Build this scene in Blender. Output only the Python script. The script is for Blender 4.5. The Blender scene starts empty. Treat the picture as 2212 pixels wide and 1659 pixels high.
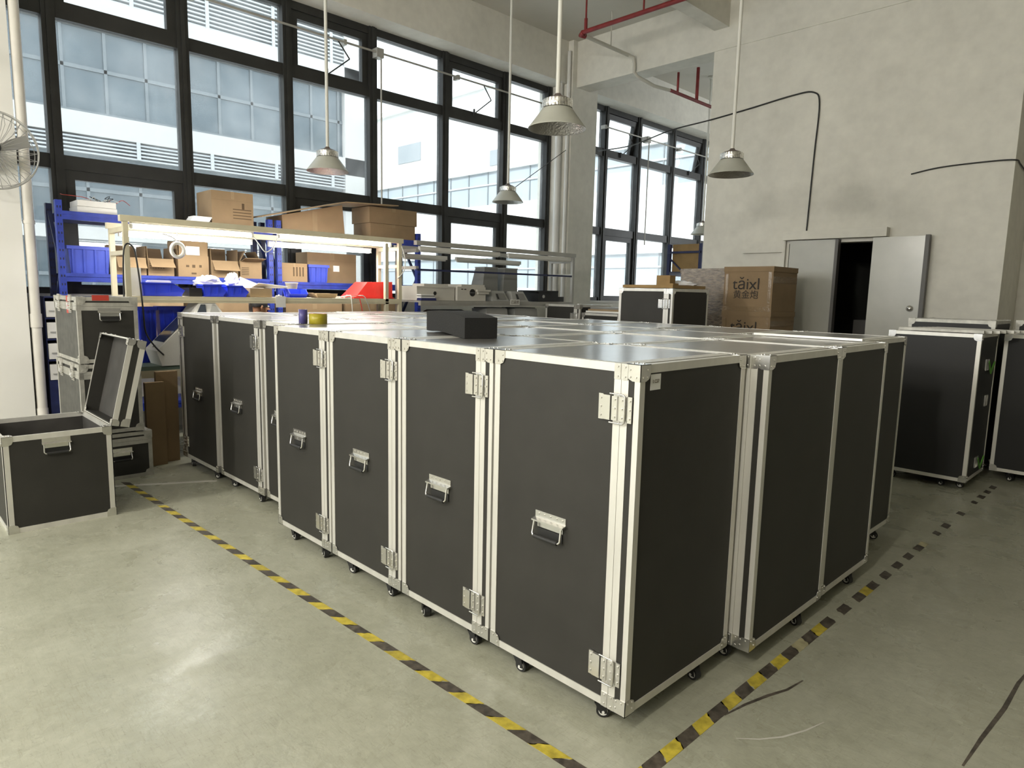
import bpy, math, random
from mathutils import Vector, Matrix
random.seed(7)
S = bpy.context.scene
COL = S.collection
PI = math.pi

# ------------------------------------------------------------------ camera, sky, exposure
cam_d = bpy.data.cameras.new('camera')
cam_d.sensor_width = 36.0
cam_d.lens = 1452.0 / 2212.0 * 36.0
cam_d.clip_end = 200
cam = bpy.data.objects.new('camera', cam_d)
COL.objects.link(cam)
yaw, pit, rol = -0.7943, 0.1342, 0.0219
fw = Vector((math.sin(yaw) * math.cos(pit), math.cos(yaw) * math.cos(pit), -math.sin(pit)))
rt = Vector((math.cos(yaw), -math.sin(yaw), 0))
up = rt.cross(fw)
r2 = math.cos(rol) * rt + math.sin(rol) * up
u2 = -math.sin(rol) * rt + math.cos(rol) * up
M = Matrix((r2, u2, -fw)).transposed().to_4x4()
M.translation = Vector((1.22, -1.767, 1.492))
cam.matrix_world = M
S.camera = cam

wd = bpy.data.worlds.new('sky')
S.world = wd
wd.use_nodes = True
bg = wd.node_tree.nodes['Background']
bg.inputs[0].default_value = (0.93, 0.97, 1.0, 1)
bg.inputs[1].default_value = 4.0

sun_d = bpy.data.lights.new('sun', 'SUN')
sun_d.energy = 7.0
sun_d.angle = math.radians(15)
sun_d.color = (1.0, 0.98, 0.94)
sun = bpy.data.objects.new('sun', sun_d)
COL.objects.link(sun)
sun.rotation_euler = Vector((0.0, -0.80, 0.60)).to_track_quat('Z', 'Y').to_euler()

vs = S.view_settings
vs.view_transform = 'Standard'
vs.look = 'None'
vs.gamma = 1.0
vs.use_curve_mapping = False
vs.exposure = 0.0

# ------------------------------------------------------------------ materials
def mat(name, col, rough=0.5, metal=0.0, var=0.0, scale=6.0, bump=0.0, bscale=60.0, emit=None, es=0.0, spec=0.5, stretch=None, var2=0.0, scale2=1.2, coat=0.0, bdist=0.01, coatior=1.5):
    m = bpy.data.materials.new(name)
    m.use_nodes = True
    nt = m.node_tree
    b = nt.nodes['Principled BSDF']
    b.inputs['Base Color'].default_value = (*col, 1)
    b.inputs['Roughness'].default_value = rough
    b.inputs['Metallic'].default_value = metal
    b.inputs['Specular IOR Level'].default_value = spec
    b.inputs['Coat Weight'].default_value = coat
    b.inputs['Coat Roughness'].default_value = 0.22
    b.inputs['Coat IOR'].default_value = coatior
    if emit:
        b.inputs['Emission Color'].default_value = (*emit, 1)
        b.inputs['Emission Strength'].default_value = es
    if var or bump or var2:
        tc = nt.nodes.new('ShaderNodeTexCoord')
        mp = nt.nodes.new('ShaderNodeMapping')
        nt.links.new(tc.outputs['Object'], mp.inputs[0])
        if stretch:
            mp.inputs['Scale'].default_value = stretch
        prev = None
        for v, sc in ((var, scale), (var2, scale2)):
            if not v:
                continue
            n = nt.nodes.new('ShaderNodeTexNoise')
            n.inputs['Scale'].default_value = sc
            n.inputs['Detail'].default_value = 6
            nt.links.new(mp.outputs[0], n.inputs['Vector'])
            mr = nt.nodes.new('ShaderNodeMapRange')
            mr.inputs['From Min'].default_value = 0.3
            mr.inputs['From Max'].default_value = 0.7
            mr.inputs['To Min'].default_value = 1 - v
            mr.inputs['To Max'].default_value = 1 + v
            nt.links.new(n.outputs['Fac'], mr.inputs['Value'])
            mx = nt.nodes.new('ShaderNodeMix')
            mx.data_type = 'RGBA'
            mx.blend_type = 'MULTIPLY'
            mx.inputs['Factor'].default_value = 1
            if prev is None:
                mx.inputs['A'].default_value = (*col, 1)
            else:
                nt.links.new(prev, mx.inputs['A'])
            nt.links.new(mr.outputs[0], mx.inputs['B'])
            prev = mx.outputs['Result']
        if prev is not None:
            nt.links.new(prev, b.inputs['Base Color'])
        if bump:
            n2 = nt.nodes.new('ShaderNodeTexNoise')
            n2.inputs['Scale'].default_value = bscale
            n2.inputs['Detail'].default_value = 4
            nt.links.new(mp.outputs[0], n2.inputs['Vector'])
            bp = nt.nodes.new('ShaderNodeBump')
            bp.inputs['Strength'].default_value = bump
            bp.inputs['Distance'].default_value = bdist
            nt.links.new(n2.outputs['Fac'], bp.inputs['Height'])
            nt.links.new(bp.outputs[0], b.inputs['Normal'])
    return m

def glass_mat(name, tint, gloss=0.08, rough=0.03, haze=0.0):
    m = bpy.data.materials.new(name)
    m.use_nodes = True
    nt = m.node_tree
    nt.nodes.clear()
    o = nt.nodes.new('ShaderNodeOutputMaterial')
    t = nt.nodes.new('ShaderNodeBsdfTransparent')
    t.inputs[0].default_value = (*tint, 1)
    g = nt.nodes.new('ShaderNodeBsdfGlossy')
    g.inputs['Roughness'].default_value = rough
    d = nt.nodes.new('ShaderNodeBsdfTranslucent')
    d.inputs[0].default_value = (0.75, 0.77, 0.78, 1)
    tc = nt.nodes.new('ShaderNodeTexCoord')
    nz = nt.nodes.new('ShaderNodeTexNoise')
    nz.inputs['Scale'].default_value = 3.0
    nz.inputs['Detail'].default_value = 8
    nt.links.new(tc.outputs['Object'], nz.inputs['Vector'])
    mr = nt.nodes.new('ShaderNodeMapRange')
    mr.inputs['From Min'].default_value = 0.35
    mr.inputs['From Max'].default_value = 0.75
    mr.inputs['To Min'].default_value = haze * 0.3
    mr.inputs['To Max'].default_value = haze * 1.6
    nt.links.new(nz.outputs['Fac'], mr.inputs['Value'])
    m1 = nt.nodes.new('ShaderNodeMixShader')
    nt.links.new(mr.outputs[0], m1.inputs[0])
    nt.links.new(t.outputs[0], m1.inputs[1])
    nt.links.new(d.outputs[0], m1.inputs[2])
    lw = nt.nodes.new('ShaderNodeLayerWeight')
    lw.inputs['Blend'].default_value = 0.5
    pw = nt.nodes.new('ShaderNodeMath')
    pw.operation = 'POWER'
    pw.inputs[1].default_value = 4.0
    nt.links.new(lw.outputs['Facing'], pw.inputs[0])
    ma = nt.nodes.new('ShaderNodeMath')
    ma.operation = 'MULTIPLY_ADD'
    ma.inputs[1].default_value = 0.6
    ma.inputs[2].default_value = 0.035
    nt.links.new(pw.outputs[0], ma.inputs[0])
    m2 = nt.nodes.new('ShaderNodeMixShader')
    nt.links.new(ma.outputs[0], m2.inputs[0])
    nt.links.new(m1.outputs[0], m2.inputs[1])
    nt.links.new(g.outputs[0], m2.inputs[2])
    nt.links.new(m2.outputs[0], o.inputs[0])
    return m

def floor_mat():
    m = bpy.data.materials.new('worn_epoxy_floor')
    m.use_nodes = True
    nt = m.node_tree
    L = nt.links.new
    b = nt.nodes['Principled BSDF']
    tc = nt.nodes.new('ShaderNodeTexCoord')
    def noise(scale, detail=6, dist=0.0, stretch=None, rough=0.6):
        n = nt.nodes.new('ShaderNodeTexNoise')
        n.inputs['Scale'].default_value = scale
        n.inputs['Detail'].default_value = detail
        n.inputs['Distortion'].default_value = dist
        n.inputs['Roughness'].default_value = rough
        if stretch:
            mp = nt.nodes.new('ShaderNodeMapping')
            mp.inputs['Rotation'].default_value = (0, 0, stretch[0])
            mp.inputs['Scale'].default_value = (stretch[1], stretch[2], 1)
            L(tc.outputs['Object'], mp.inputs[0])
            L(mp.outputs[0], n.inputs['Vector'])
        else:
            L(tc.outputs['Object'], n.inputs['Vector'])
        return n.outputs['Fac']
    def ramp(fac, p):
        r = nt.nodes.new('ShaderNodeValToRGB')
        e = r.color_ramp.elements
        e[0].position, e[0].color = p[0][0], (*p[0][1], 1)
        e[1].position, e[1].color = p[-1][0], (*p[-1][1], 1)
        for q in p[1:-1]:
            x = e.new(q[0])
            x.color = (*q[1], 1)
        L(fac, r.inputs[0])
        return r.outputs[0]
    def mix(a, c, fac, mode='MIX'):
        x = nt.nodes.new('ShaderNodeMix')
        x.data_type = 'RGBA'
        x.blend_type = mode
        if isinstance(fac, float):
            x.inputs['Factor'].default_value = fac
        else:
            L(fac, x.inputs['Factor'])
        L(a, x.inputs['A'])
        L(c, x.inputs['B'])
        return x.outputs['Result']
    base = ramp(noise(1.1, 7), [(0.3, (0.335, 0.335, 0.262)), (0.5, (0.37, 0.37, 0.295)), (0.7, (0.41, 0.41, 0.335))])
    fine = ramp(noise(22, 8, 0.4), [(0.3, (0.90, 0.90, 0.89)), (0.62, (1.04, 1.04, 1.04))])
    c = mix(base, fine, 1.0, 'MULTIPLY')
    scr = ramp(noise(9, 8, 0.3, (0.9, 1.0, 16.0)), [(0.585, (1, 1, 1)), (0.605, (0.58, 0.56, 0.50)), (0.625, (1, 1, 1))])
    c = mix(c, scr, 0.6, 'MULTIPLY')
    scr3 = ramp(noise(12, 8, 0.3, (2.2, 1.0, 18.0)), [(0.60, (1, 1, 1)), (0.615, (0.62, 0.60, 0.54)), (0.63, (1, 1, 1))])
    c = mix(c, scr3, 0.5, 'MULTIPLY')
    scr2 = ramp(noise(8, 8, 0.4, (-0.5, 15.0, 1.0)), [(0.60, (1, 1, 1)), (0.62, (0.60, 0.58, 0.52)), (0.64, (1, 1, 1))])
    c = mix(c, scr2, 0.5, 'MULTIPLY')
    mott = ramp(noise(4.5, 10, 0.8, None, 0.75), [(0.35, (0.90, 0.90, 0.88)), (0.65, (1.05, 1.05, 1.05))])
    c = mix(c, mott, 0.9, 'MULTIPLY')
    spots = ramp(noise(46, 3, 0.0), [(0.70, (1, 1, 1)), (0.76, (0.45, 0.43, 0.38))])
    c = mix(c, spots, 0.5, 'MULTIPLY')
    chips = ramp(noise(9, 8, 1.2), [(0.79, (0, 0, 0)), (0.81, (0.7, 0.7, 0.7))])
    pale = nt.nodes.new('ShaderNodeRGB')
    pale.outputs[0].default_value = (0.62, 0.62, 0.56, 1)
    c = mix(c, pale.outputs[0], chips)
    L(c, b.inputs['Base Color'])
    rr = nt.nodes.new('ShaderNodeMapRange')
    rr.inputs['From Min'].default_value = 0.35
    rr.inputs['From Max'].default_value = 0.7
    rr.inputs['To Min'].default_value = 0.20
    rr.inputs['To Max'].default_value = 0.46
    L(noise(3.2, 8, 0.5), rr.inputs['Value'])
    L(rr.outputs[0], b.inputs['Roughness'])
    bp = nt.nodes.new('ShaderNodeBump')
    bp.inputs['Strength'].default_value = 0.12
    bp.inputs['Distance'].default_value = 0.01
    L(noise(30, 8, 0.6), bp.inputs['Height'])
    L(bp.outputs[0], b.inputs['Normal'])
    return m

MT = {
    'floor': floor_mat(),
    'wall': mat('painted_plaster', (0.68, 0.66, 0.595), 0.85, var=0.06, scale=1.6, bump=0.12, bscale=14, var2=0.05, scale2=9),
    'wall_pale': mat('white_painted_plaster', (0.70, 0.69, 0.66), 0.85, var=0.04, scale=2, bump=0.08, bscale=14),
    'ceil': mat('ceiling_paint', (0.56, 0.54, 0.48), 0.9, var=0.05, scale=1.3, bump=0.1, bscale=10),
    'frame': mat('dark_window_aluminium', (0.022, 0.022, 0.021), 0.45, var=0.25, scale=5),
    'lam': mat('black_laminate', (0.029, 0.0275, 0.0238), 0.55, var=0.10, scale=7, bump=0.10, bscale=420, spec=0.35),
    'lamtop_sheen': mat('sheen_dust_laminate_top', (0.15, 0.145, 0.138), 0.40, var=0.2, scale=5, bump=0.10, bscale=40, spec=1.0, coat=1.0, coatior=2.3),  # window sheen on the black tops, and dust, put into a paler base
    'felt': mat('dark_case_lining', (0.045, 0.042, 0.038), 0.85, var=0.3, scale=5),
    'lam_dim': mat('dimmed_black_laminate', (0.009, 0.009, 0.0095), 0.55),  # low light at the far right put into a darker laminate colour
    'lam_worn': mat('worn_grey_laminate', (0.075, 0.075, 0.066), 0.6, var=0.3, scale=14, bump=0.05, bscale=120),
    'alu': mat('aluminium_extrusion', (0.71, 0.695, 0.65), 0.42, 0.5, var=0.08, scale=14, stretch=(1, 1, 0.2)),
    'alu_worn': mat('worn_aluminium', (0.46, 0.45, 0.41), 0.5, 0.5, var=0.2, scale=18),
    'zinc': mat('zinc_plated_steel', (0.72, 0.71, 0.68), 0.24, 0.9, var=0.06, scale=20),
    'rubber': mat('black_rubber', (0.014, 0.014, 0.014), 0.55),
    'hub': mat('white_wheel_hub', (0.75, 0.74, 0.70), 0.45),
    'yellow': mat('yellow_tape_film', (0.47, 0.375, 0.045), 0.5, var=0.28, scale=30, var2=0.2, scale2=7),
    'tblack': mat('black_tape_film', (0.07, 0.058, 0.045), 0.55, var=0.55, scale=34, var2=0.4, scale2=9),
    'tworn': mat('worn_tape_film', (0.36, 0.33, 0.20), 0.6, var=0.35, scale=16),
    'glass': glass_mat('dusty_window_glass', (0.80, 0.84, 0.86), haze=0.08),
    'lampgrey': mat('grey_lamp_enamel', (0.43, 0.43, 0.38), 0.45, var=0.05, scale=9),
    'lampin': mat('hammered_reflector', (0.62, 0.61, 0.58), 0.28, 0.95, bump=0.9, bscale=70),
    'lampfin': mat('bright_lamp_fins', (0.80, 0.79, 0.76), 0.2, 0.95, var=0.2, scale=40, bump=0.5, bscale=50),
    'lampcap': mat('brown_lamp_cap', (0.13, 0.10, 0.085), 0.5),
    'rodwhite': mat('cream_conduit', (0.66, 0.65, 0.60), 0.5),
    'red': mat('red_pipe_paint', (0.20, 0.018, 0.018), 0.5, var=0.2, scale=9),
    'pipe': mat('cream_plastic_pipe', (0.60, 0.575, 0.53), 0.45, var=0.06, scale=6),
    'cable': mat('black_cable_sheath', (0.012, 0.012, 0.012), 0.5),
    'wcable': mat('white_cable_sheath', (0.7, 0.7, 0.68), 0.5),
    'blue': mat('blue_rack_enamel', (0.022, 0.042, 0.29), 0.42, var=0.25, scale=16),
    'navy': mat('dark_blue_enamel', (0.012, 0.018, 0.075), 0.45, var=0.2, scale=14),
    'bin': mat('blue_plastic_bin', (0.022, 0.05, 0.66), 0.4, var=0.06, scale=8),
    'bin2': mat('dull_blue_plastic_bin', (0.045, 0.075, 0.45), 0.45, var=0.1, scale=8),
    'redbin': mat('red_plastic_bin', (0.60, 0.028, 0.022), 0.4, var=0.06, scale=8),
    'card': mat('corrugated_cardboard', (0.255, 0.175, 0.098), 0.85, var=0.1, scale=5, bump=0.05, bscale=90),
    'card2': mat('pale_cardboard', (0.30, 0.215, 0.125), 0.85, var=0.12, scale=6),
    'card3': mat('ochre_cardboard', (0.29, 0.185, 0.075), 0.8, var=0.15, scale=6),
    'cardin': mat('cardboard_inside', (0.17, 0.115, 0.065), 0.9, var=0.1, scale=6),
    'ink': mat('black_print', (0.018, 0.013, 0.01), 0.7),
    'ink2': mat('brown_print', (0.075, 0.046, 0.02), 0.7),
    'cream': mat('cream_bench_profile', (0.62, 0.57, 0.42), 0.4, var=0.06, scale=8),
    'greyprof': mat('grey_bench_profile', (0.40, 0.39, 0.36), 0.4, 0.3, var=0.08, scale=8),
    'benchtop': mat('green_bench_mat', (0.17, 0.24, 0.20), 0.5, var=0.1, scale=6),
    'shelfboard': mat('bench_shelf_board', (0.52, 0.48, 0.38), 0.5, var=0.08, scale=6),
    'tube': mat('lit_tube', (1, 1, 1), 0.4, emit=(1.0, 0.97, 0.90), es=24.0),
    'tubeoff': mat('white_lamp_batten', (0.70, 0.69, 0.65), 0.45),
    'white': mat('white_plastic', (0.72, 0.71, 0.68), 0.4, var=0.03, scale=6),
    'offwhite': mat('offwhite_sheet_metal', (0.56, 0.54, 0.49), 0.45, var=0.05, scale=6),
    'grey': mat('grey_plastic', (0.21, 0.21, 0.20), 0.5, var=0.05, scale=6),
    'lgrey': mat('light_grey_plastic', (0.36, 0.36, 0.345), 0.5, var=0.05, scale=6),
    'black': mat('black_plastic', (0.013, 0.013, 0.014), 0.4),
    'screen': mat('dark_screen', (0.05, 0.06, 0.075), 0.12),
    'foam': mat('black_foam', (0.0095, 0.0095, 0.009), 0.92, bump=0.25, bscale=140),
    'paper': mat('white_paper', (0.78, 0.78, 0.77), 0.7),
    'bag': mat('white_plastic_film', (0.74, 0.73, 0.75), 0.35, bump=0.8, bscale=18),
    'olive': mat('olive_yellow_tape', (0.36, 0.30, 0.02), 0.35, var=0.1, scale=20),
    'orange': mat('orange_tape_face', (0.85, 0.16, 0.05), 0.45),
    'violet': mat('blue_violet_tape', (0.075, 0.065, 0.23), 0.35),
    'clear': mat('clear_tape_gloss', (0.27, 0.19, 0.11), 0.12, spec=0.8, coat=0.6, bump=0.5, bscale=35),
    'wrap': mat('shrink_wrapped_board', (0.25, 0.185, 0.12), 0.12, coat=1.0, bump=1.0, bscale=24, var=0.55, scale=15, stretch=(1, 1, 3.2), bdist=0.06, spec=1.0),  # pale streaks in the colour stand in for highlights on whitish film creases
    'door': mat('grey_painted_door', (0.48, 0.475, 0.43), 0.22, var=0.07, scale=3, bump=0.03, bscale=5),
    'dooredge': mat('dark_door_edge', (0.10, 0.095, 0.09), 0.5),
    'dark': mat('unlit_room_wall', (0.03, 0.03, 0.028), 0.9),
    'facade': mat('white_render_facade', (0.84, 0.835, 0.81), 0.9, var=0.04, scale=0.8, var2=0.05, scale2=14),
    'facade_shaded': mat('shaded_render_facade', (0.53, 0.515, 0.49), 0.9, var=0.04, scale=0.8, var2=0.05, scale2=14),  # white render with its shade put into a darker, faintly beige colour
    'facade2': mat('grey_facade_band', (0.33, 0.37, 0.40), 0.7, var=0.06, scale=1.2),
    'exglass': mat('far_window_glass', (0.10, 0.125, 0.14), 0.15, var=0.15, scale=0.7),
    'exframe': mat('far_window_frame', (0.17, 0.19, 0.20), 0.6),
    'louvre': mat('far_louvre_blade', (0.47, 0.48, 0.48), 0.6),
    'louvreback': mat('far_louvre_board', (0.27, 0.295, 0.31), 0.8),
    'ground': mat('yard_concrete', (0.45, 0.45, 0.43), 0.9, var=0.1, scale=0.6),
    'skin': mat('skin', (0.50, 0.25, 0.14), 0.55, var=0.08, scale=12),
    'hair': mat('black_hair', (0.012, 0.010, 0.009), 0.6),
    'shirt': mat('white_shirt', (0.62, 0.62, 0.63), 0.8),
    'trouser': mat('dark_trousers', (0.03, 0.03, 0.04), 0.8),
    'green': mat('green_strap', (0.12, 0.36, 0.05), 0.6),
    'stickred': mat('red_sticker', (0.45, 0.045, 0.03), 0.5),
    'teal': mat('dark_navy_cover', (0.02, 0.025, 0.12), 0.5),
    'wood': mat('raw_plywood_edge', (0.50, 0.37, 0.20), 0.8, var=0.15, scale=12),
}

# ------------------------------------------------------------------ mesh helpers
class MB:
    def __init__(s):
        s.v, s.f, s.sm = [], [], []
    def add(s, vs_, fs, smooth=False):
        o = len(s.v)
        s.v += [tuple(p) for p in vs_]
        for f in fs:
            s.f.append([i + o for i in f])
            s.sm.append(smooth)
        return s
    def box(s, x0, x1, y0, y1, z0, z1):
        if x0 > x1: x0, x1 = x1, x0
        if y0 > y1: y0, y1 = y1, y0
        if z0 > z1: z0, z1 = z1, z0
        return s.add([(x0, y0, z0), (x1, y0, z0), (x1, y1, z0), (x0, y1, z0), (x0, y0, z1), (x1, y0, z1), (x1, y1, z1), (x0, y1, z1)],
                     [(0, 3, 2, 1), (4, 5, 6, 7), (0, 1, 5, 4), (1, 2, 6, 5), (2, 3, 7, 6), (3, 0, 4, 7)])
    def hexa(s, p):
        return s.add(p, [(0, 3, 2, 1), (4, 5, 6, 7), (0, 1, 5, 4), (1, 2, 6, 5), (2, 3, 7, 6), (3, 0, 4, 7)])
    def quad(s, a, b, c, d):
        return s.add([a, b, c, d], [(0, 1, 2, 3)])
    def slab(s, pts, t):
        """thin sheet: polygon pts (3d), thickness t along its normal"""
        P = [Vector(p) for p in pts]
        n = (P[1] - P[0]).cross(P[2] - P[0]).normalized() * t
        k = len(P)
        V = P + [p + n for p in P]
        F = [tuple(reversed(range(k))), tuple(range(k, 2 * k))] + [(i, (i + 1) % k, k + (i + 1) % k, k + i) for i in range(k)]
        return s.add(V, F)
    def bar(s, a, b, w, h=None, upv=(0, 0, 1)):
        a, b = Vector(a), Vector(b)
        h = h or w
        d = (b - a).normalized()
        u = Vector(upv)
        if abs(d.dot(u)) > 0.98:
            u = Vector((1, 0, 0))
        r = d.cross(u).normalized() * (w / 2)
        q = r.normalized().cross(d).normalized() * (h / 2)
        c = [a - r - q, a + r - q, a + r + q, a - r + q, b - r - q, b + r - q, b + r + q, b - r + q]
        return s.add(c, [(0, 1, 2, 3), (7, 6, 5, 4), (1, 0, 4, 5), (2, 1, 5, 6), (3, 2, 6, 7), (0, 3, 7, 4)])
    def tube(s, path, r, n=8, caps=True):
        P = [Vector(p) for p in path]
        rings = []
        base = None
        for i, p in enumerate(P):
            d = (P[min(i + 1, len(P) - 1)] - P[max(i - 1, 0)]).normalized()
            if base is None:
                base = d.orthogonal().normalized()
            base = (base - d * base.dot(d)).normalized()
            q = d.cross(base)
            rings.append([p + (base * math.cos(2 * PI * k / n) + q * math.sin(2 * PI * k / n)) * r for k in range(n)])
        V = [v for ring in rings for v in ring]
        F = []
        for i in range(len(P) - 1):
            for k in range(n):
                F.append((i * n + k, i * n + (k + 1) % n, (i + 1) * n + (k + 1) % n, (i + 1) * n + k))
        s.add(V, F, True)
        if caps:
            s.add(rings[0], [tuple(reversed(range(n)))])
            s.add(rings[-1], [tuple(range(n))])
        return s
    def cyl(s, a, b, r, n=12):
        return s.tube([a, b], r, n)
    def lathe(s, prof, n=24, c=(0, 0, 0), close=False):
        V, F = [], []
        for r, z in prof:
            for k in range(n):
                V.append((c[0] + r * math.cos(2 * PI * k / n), c[1] + r * math.sin(2 * PI * k / n), c[2] + z))
        for i in range(len(prof) - 1):
            for k in range(n):
                F.append((i * n + k, i * n + (k + 1) % n, (i + 1) * n + (k + 1) % n, (i + 1) * n + k))
        return s.add(V, F, True)
    def mesh(s, name, m):
        me = bpy.data.meshes.new(name)
        me.from_pydata(s.v, [], s.f)
        me.polygons.foreach_set('use_smooth', s.sm)
        ms = m if isinstance(m, (list, tuple)) else [m]
        for x in ms:
            me.materials.append(MT[x])
        me.update()
        return me
    def build(s, name, m, parent=None, loc=None):
        return obj(name, s.mesh(name, m), parent, loc)

def obj(name, me, parent=None, loc=None, rot=None):
    o = bpy.data.objects.new(name, me)
    COL.objects.link(o)
    if parent:
        o.parent = parent
    if loc is not None:
        o.location = loc
    if rot is not None:
        o.rotation_euler = rot
    return o

def tag(o, label=None, cat=None, group=None, kind=None):
    if label: o['label'] = label
    if cat: o['category'] = cat
    if group: o['group'] = group
    if kind: o['kind'] = kind
    return o

def thing(name, label, cat, loc=(0, 0, 0), rz=0.0, group=None):
    o = obj(name, None, None, loc, (0, 0, rz))
    return tag(o, label, cat, group)

CACHE = {}
def cached(key, fn):
    if key not in CACHE:
        CACHE[key] = fn()
    return CACHE[key]

def struct(name, mb, m):
    return tag(mb.build(name, m), kind='structure')

# ------------------------------------------------------------------ building shell
WX = -6.5      # window plane
YB = 6.6       # front face of the rear partition
ZC = 5.37      # ceiling
SC1 = [(0.173, 0.372), (0.194, 0.489), (0.227, 0.61), (0.259, 0.699), (0.275, 0.81)]
SC2 = [(0.882, 1.601), (0.869, 1.438), (0.865, 1.189), (0.846, 0.916), (0.836, 0.703)]
SC3 = [(0.264, 0.283), (0.321, 0.338), (0.37, 0.409), (0.41, 0.504), (0.436, 0.6)]
fl = MB().box(-6.7, 16.0, -11, 16, -0.15, 0)
fl_o = struct('floor', fl, 'floor')
def floor_mark(pts, w0, m):
    P = [Vector((a, b, 0)) for a, b in pts]
    V_, F_ = [], []
    for i, p_ in enumerate(P):
        d_0 = (P[min(i + 1, len(P) - 1)] - P[max(i - 1, 0)]).normalized()
        q_0 = Vector((-d_0.y, d_0.x, 0)) * w0 * (0.25 + 0.75 * math.sin(PI * (i + 0.4) / (len(P) - 0.2)))
        V_ += [(p_.x - q_0.x, p_.y - q_0.y, 0.0005), (p_.x + q_0.x, p_.y + q_0.y, 0.0005)]
    for i in range(len(P) - 1):
        F_.append((2 * i, 2 * i + 2, 2 * i + 3, 2 * i + 1))
    MB().add(V_, F_).build('scuff_mark', m, fl_o)
floor_mark(SC1, 0.007, 'tblack')
floor_mark(SC2, 0.008, 'tblack')
floor_mark(SC3, 0.004, 'offwhite')
struct('ceiling', MB().box(-6.8, 16.0, -11, 16, ZC, ZC + 0.2), 'ceil')
ww = MB()
ww.box(-6.7, -6.4, -11, 16, 0, 1.36)            # wall below the sills
struct('wall_window_side', ww, 'wall')
struct('trim_1', MB().box(-6.75, -6.1, -11, 16, 4.75, ZC), 'wall')     # perimeter beam over the windows
struct('trim_2', MB().box(-6.7, -6.38, -11, 16, 1.36, 1.395), 'wall_pale')   # window ledge
def column(name, y0, y1, m='wall'):
    return struct(name, MB().box(-6.7, -6.0, y0, y1, 0, ZC), m)
column('wall_column', -1.35, -0.655, 'wall_pale')
column('wall_column', 6.5, 7.12)
column('wall_column', -9.1, -8.45)
column('wall_column', 14.3, 15.0)
# rear partition with the doorway
wb = MB()
DX0, DX1, DZ = -2.46, -1.43, 2.17
wb.box(-3.65, DX0, YB + 0.012, YB + 0.2, 0, 4.69)
wb.box(DX0, DX1, YB + 0.012, YB + 0.2, DZ, 4.69)
wb.box(DX1, -0.25, YB + 0.012, YB + 0.2, 0, 4.69)
wb.box(-3.65, -3.45, YB + 0.2, 11, 0, 4.69)
wb.box(-0.45, -0.25, YB + 0.2, 11, 0, 4.69)
struct('wall_rear', wb, 'wall')
struct('trim_3', MB().box(-6.2, -0.25, YB, YB + 0.32, 4.69, ZC), 'wall')      # cross beam
struct('trim_4', MB().box(-3.66, -3.45, -11, YB, 4.95, ZC), 'wall')           # lengthwise beam
struct('wall_recess', MB().box(-0.25, 16.0, 7.5, 7.7, 0, ZC), 'wall')
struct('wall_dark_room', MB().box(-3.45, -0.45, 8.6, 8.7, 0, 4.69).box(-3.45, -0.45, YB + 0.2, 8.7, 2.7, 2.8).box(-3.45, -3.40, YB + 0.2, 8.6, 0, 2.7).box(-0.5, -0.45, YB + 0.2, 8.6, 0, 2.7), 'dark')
struct('wall_far_bay', MB().box(-6.7, -3.45, 15.2, 15.4, 0, ZC), 'wall')
struct('wall_right_side', MB().box(15.8, 16.0, -11, 16, 0, ZC), 'wall')
# wall behind the camera with two tall daylight openings
wf = MB()
wf.box(-6.7, -6.0, -11, -10.8, 0, ZC).box(-6.0, -0.4, -11, -10.8, 0, 0.9).box(-6.0, -0.4, -11, -10.8, 4.9, ZC).box(-0.4, 16, -11, -10.8, 0, ZC)
struct('wall_front', wf, 'wall')

# ------------------------------------------------------------------ windows
def window(name, ys, sash_cols, z0, open_cols=(), simple=False):
    root = obj(name, None)
    tag(root, kind='structure')
    x0, x1 = WX - 0.05, WX + 0.05
    zrows = [(z0, 2.56), (2.69, 3.91), (4.04, 4.75)]
    n = len(ys) - 1
    for i, y in enumerate(ys):
        MB().box(x0, x1 + 0.03, y - 0.055, y + 0.055, z0, 4.75).box(x1 + 0.03, x1 + 0.045, y - 0.02, y + 0.02, z0, 4.75).build('mullion', 'frame', root)
    for i in range(n):
        a, b = ys[i] + 0.055, ys[i + 1] - 0.055
        for z in (2.56, 3.91):
            MB().box(x0, x1 + 0.01, a, b, z, z + 0.13).build('transom', 'frame', root)
        MB().box(x0, x1 + 0.01, a, b, 4.66, 4.75).build('head_rail', 'frame', root)
        MB().box(x0, x1 + 0.01, a, b, z0, z0 + 0.06).build('sill_rail', 'frame', root)
        for r, (za, zb) in enumerate(zrows):
            za2 = za + (0.06 if r == 0 else 0)
            zb2 = zb - (0.09 if r == 2 else 0)
            sash = (i in sash_cols) and r in (0, 2)
            if sash:
                t = 0.085
                so = MB()
                hx = 0.0
                so.box(-0.03, 0.045, a, b, zb2 - t, zb2).box(-0.03, 0.045, a, b, za2, za2 + t * 0.35)
                so.box(-0.03, 0.045, a, a + t, za2 + t * 0.35, zb2 - t).box(-0.03, 0.045, b - t, b, za2 + t * 0.35, zb2 - t)
                sh = so.mesh('sash', 'frame')
                p = obj('sash', sh, root, (WX, 0, 0))
                pm = MB().box(-0.004, 0.004, a + t, b - t, za2 + t * 0.35, zb2 - t).mesh('pane', 'glass')
                pn = obj('pane', pm, p)
                if i in open_cols and r == 2:
                    ang = 0.16
                    R = Matrix.Translation((WX, 0, zb2)) @ Matrix.Rotation(ang, 4, 'Y') @ Matrix.Translation((0, 0, -zb2))
                    p.matrix_world = R
            else:
                MB().box(WX - 0.004, WX + 0.004, a, b, za2, zb2).build('pane', 'glass', root)
    return root

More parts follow.
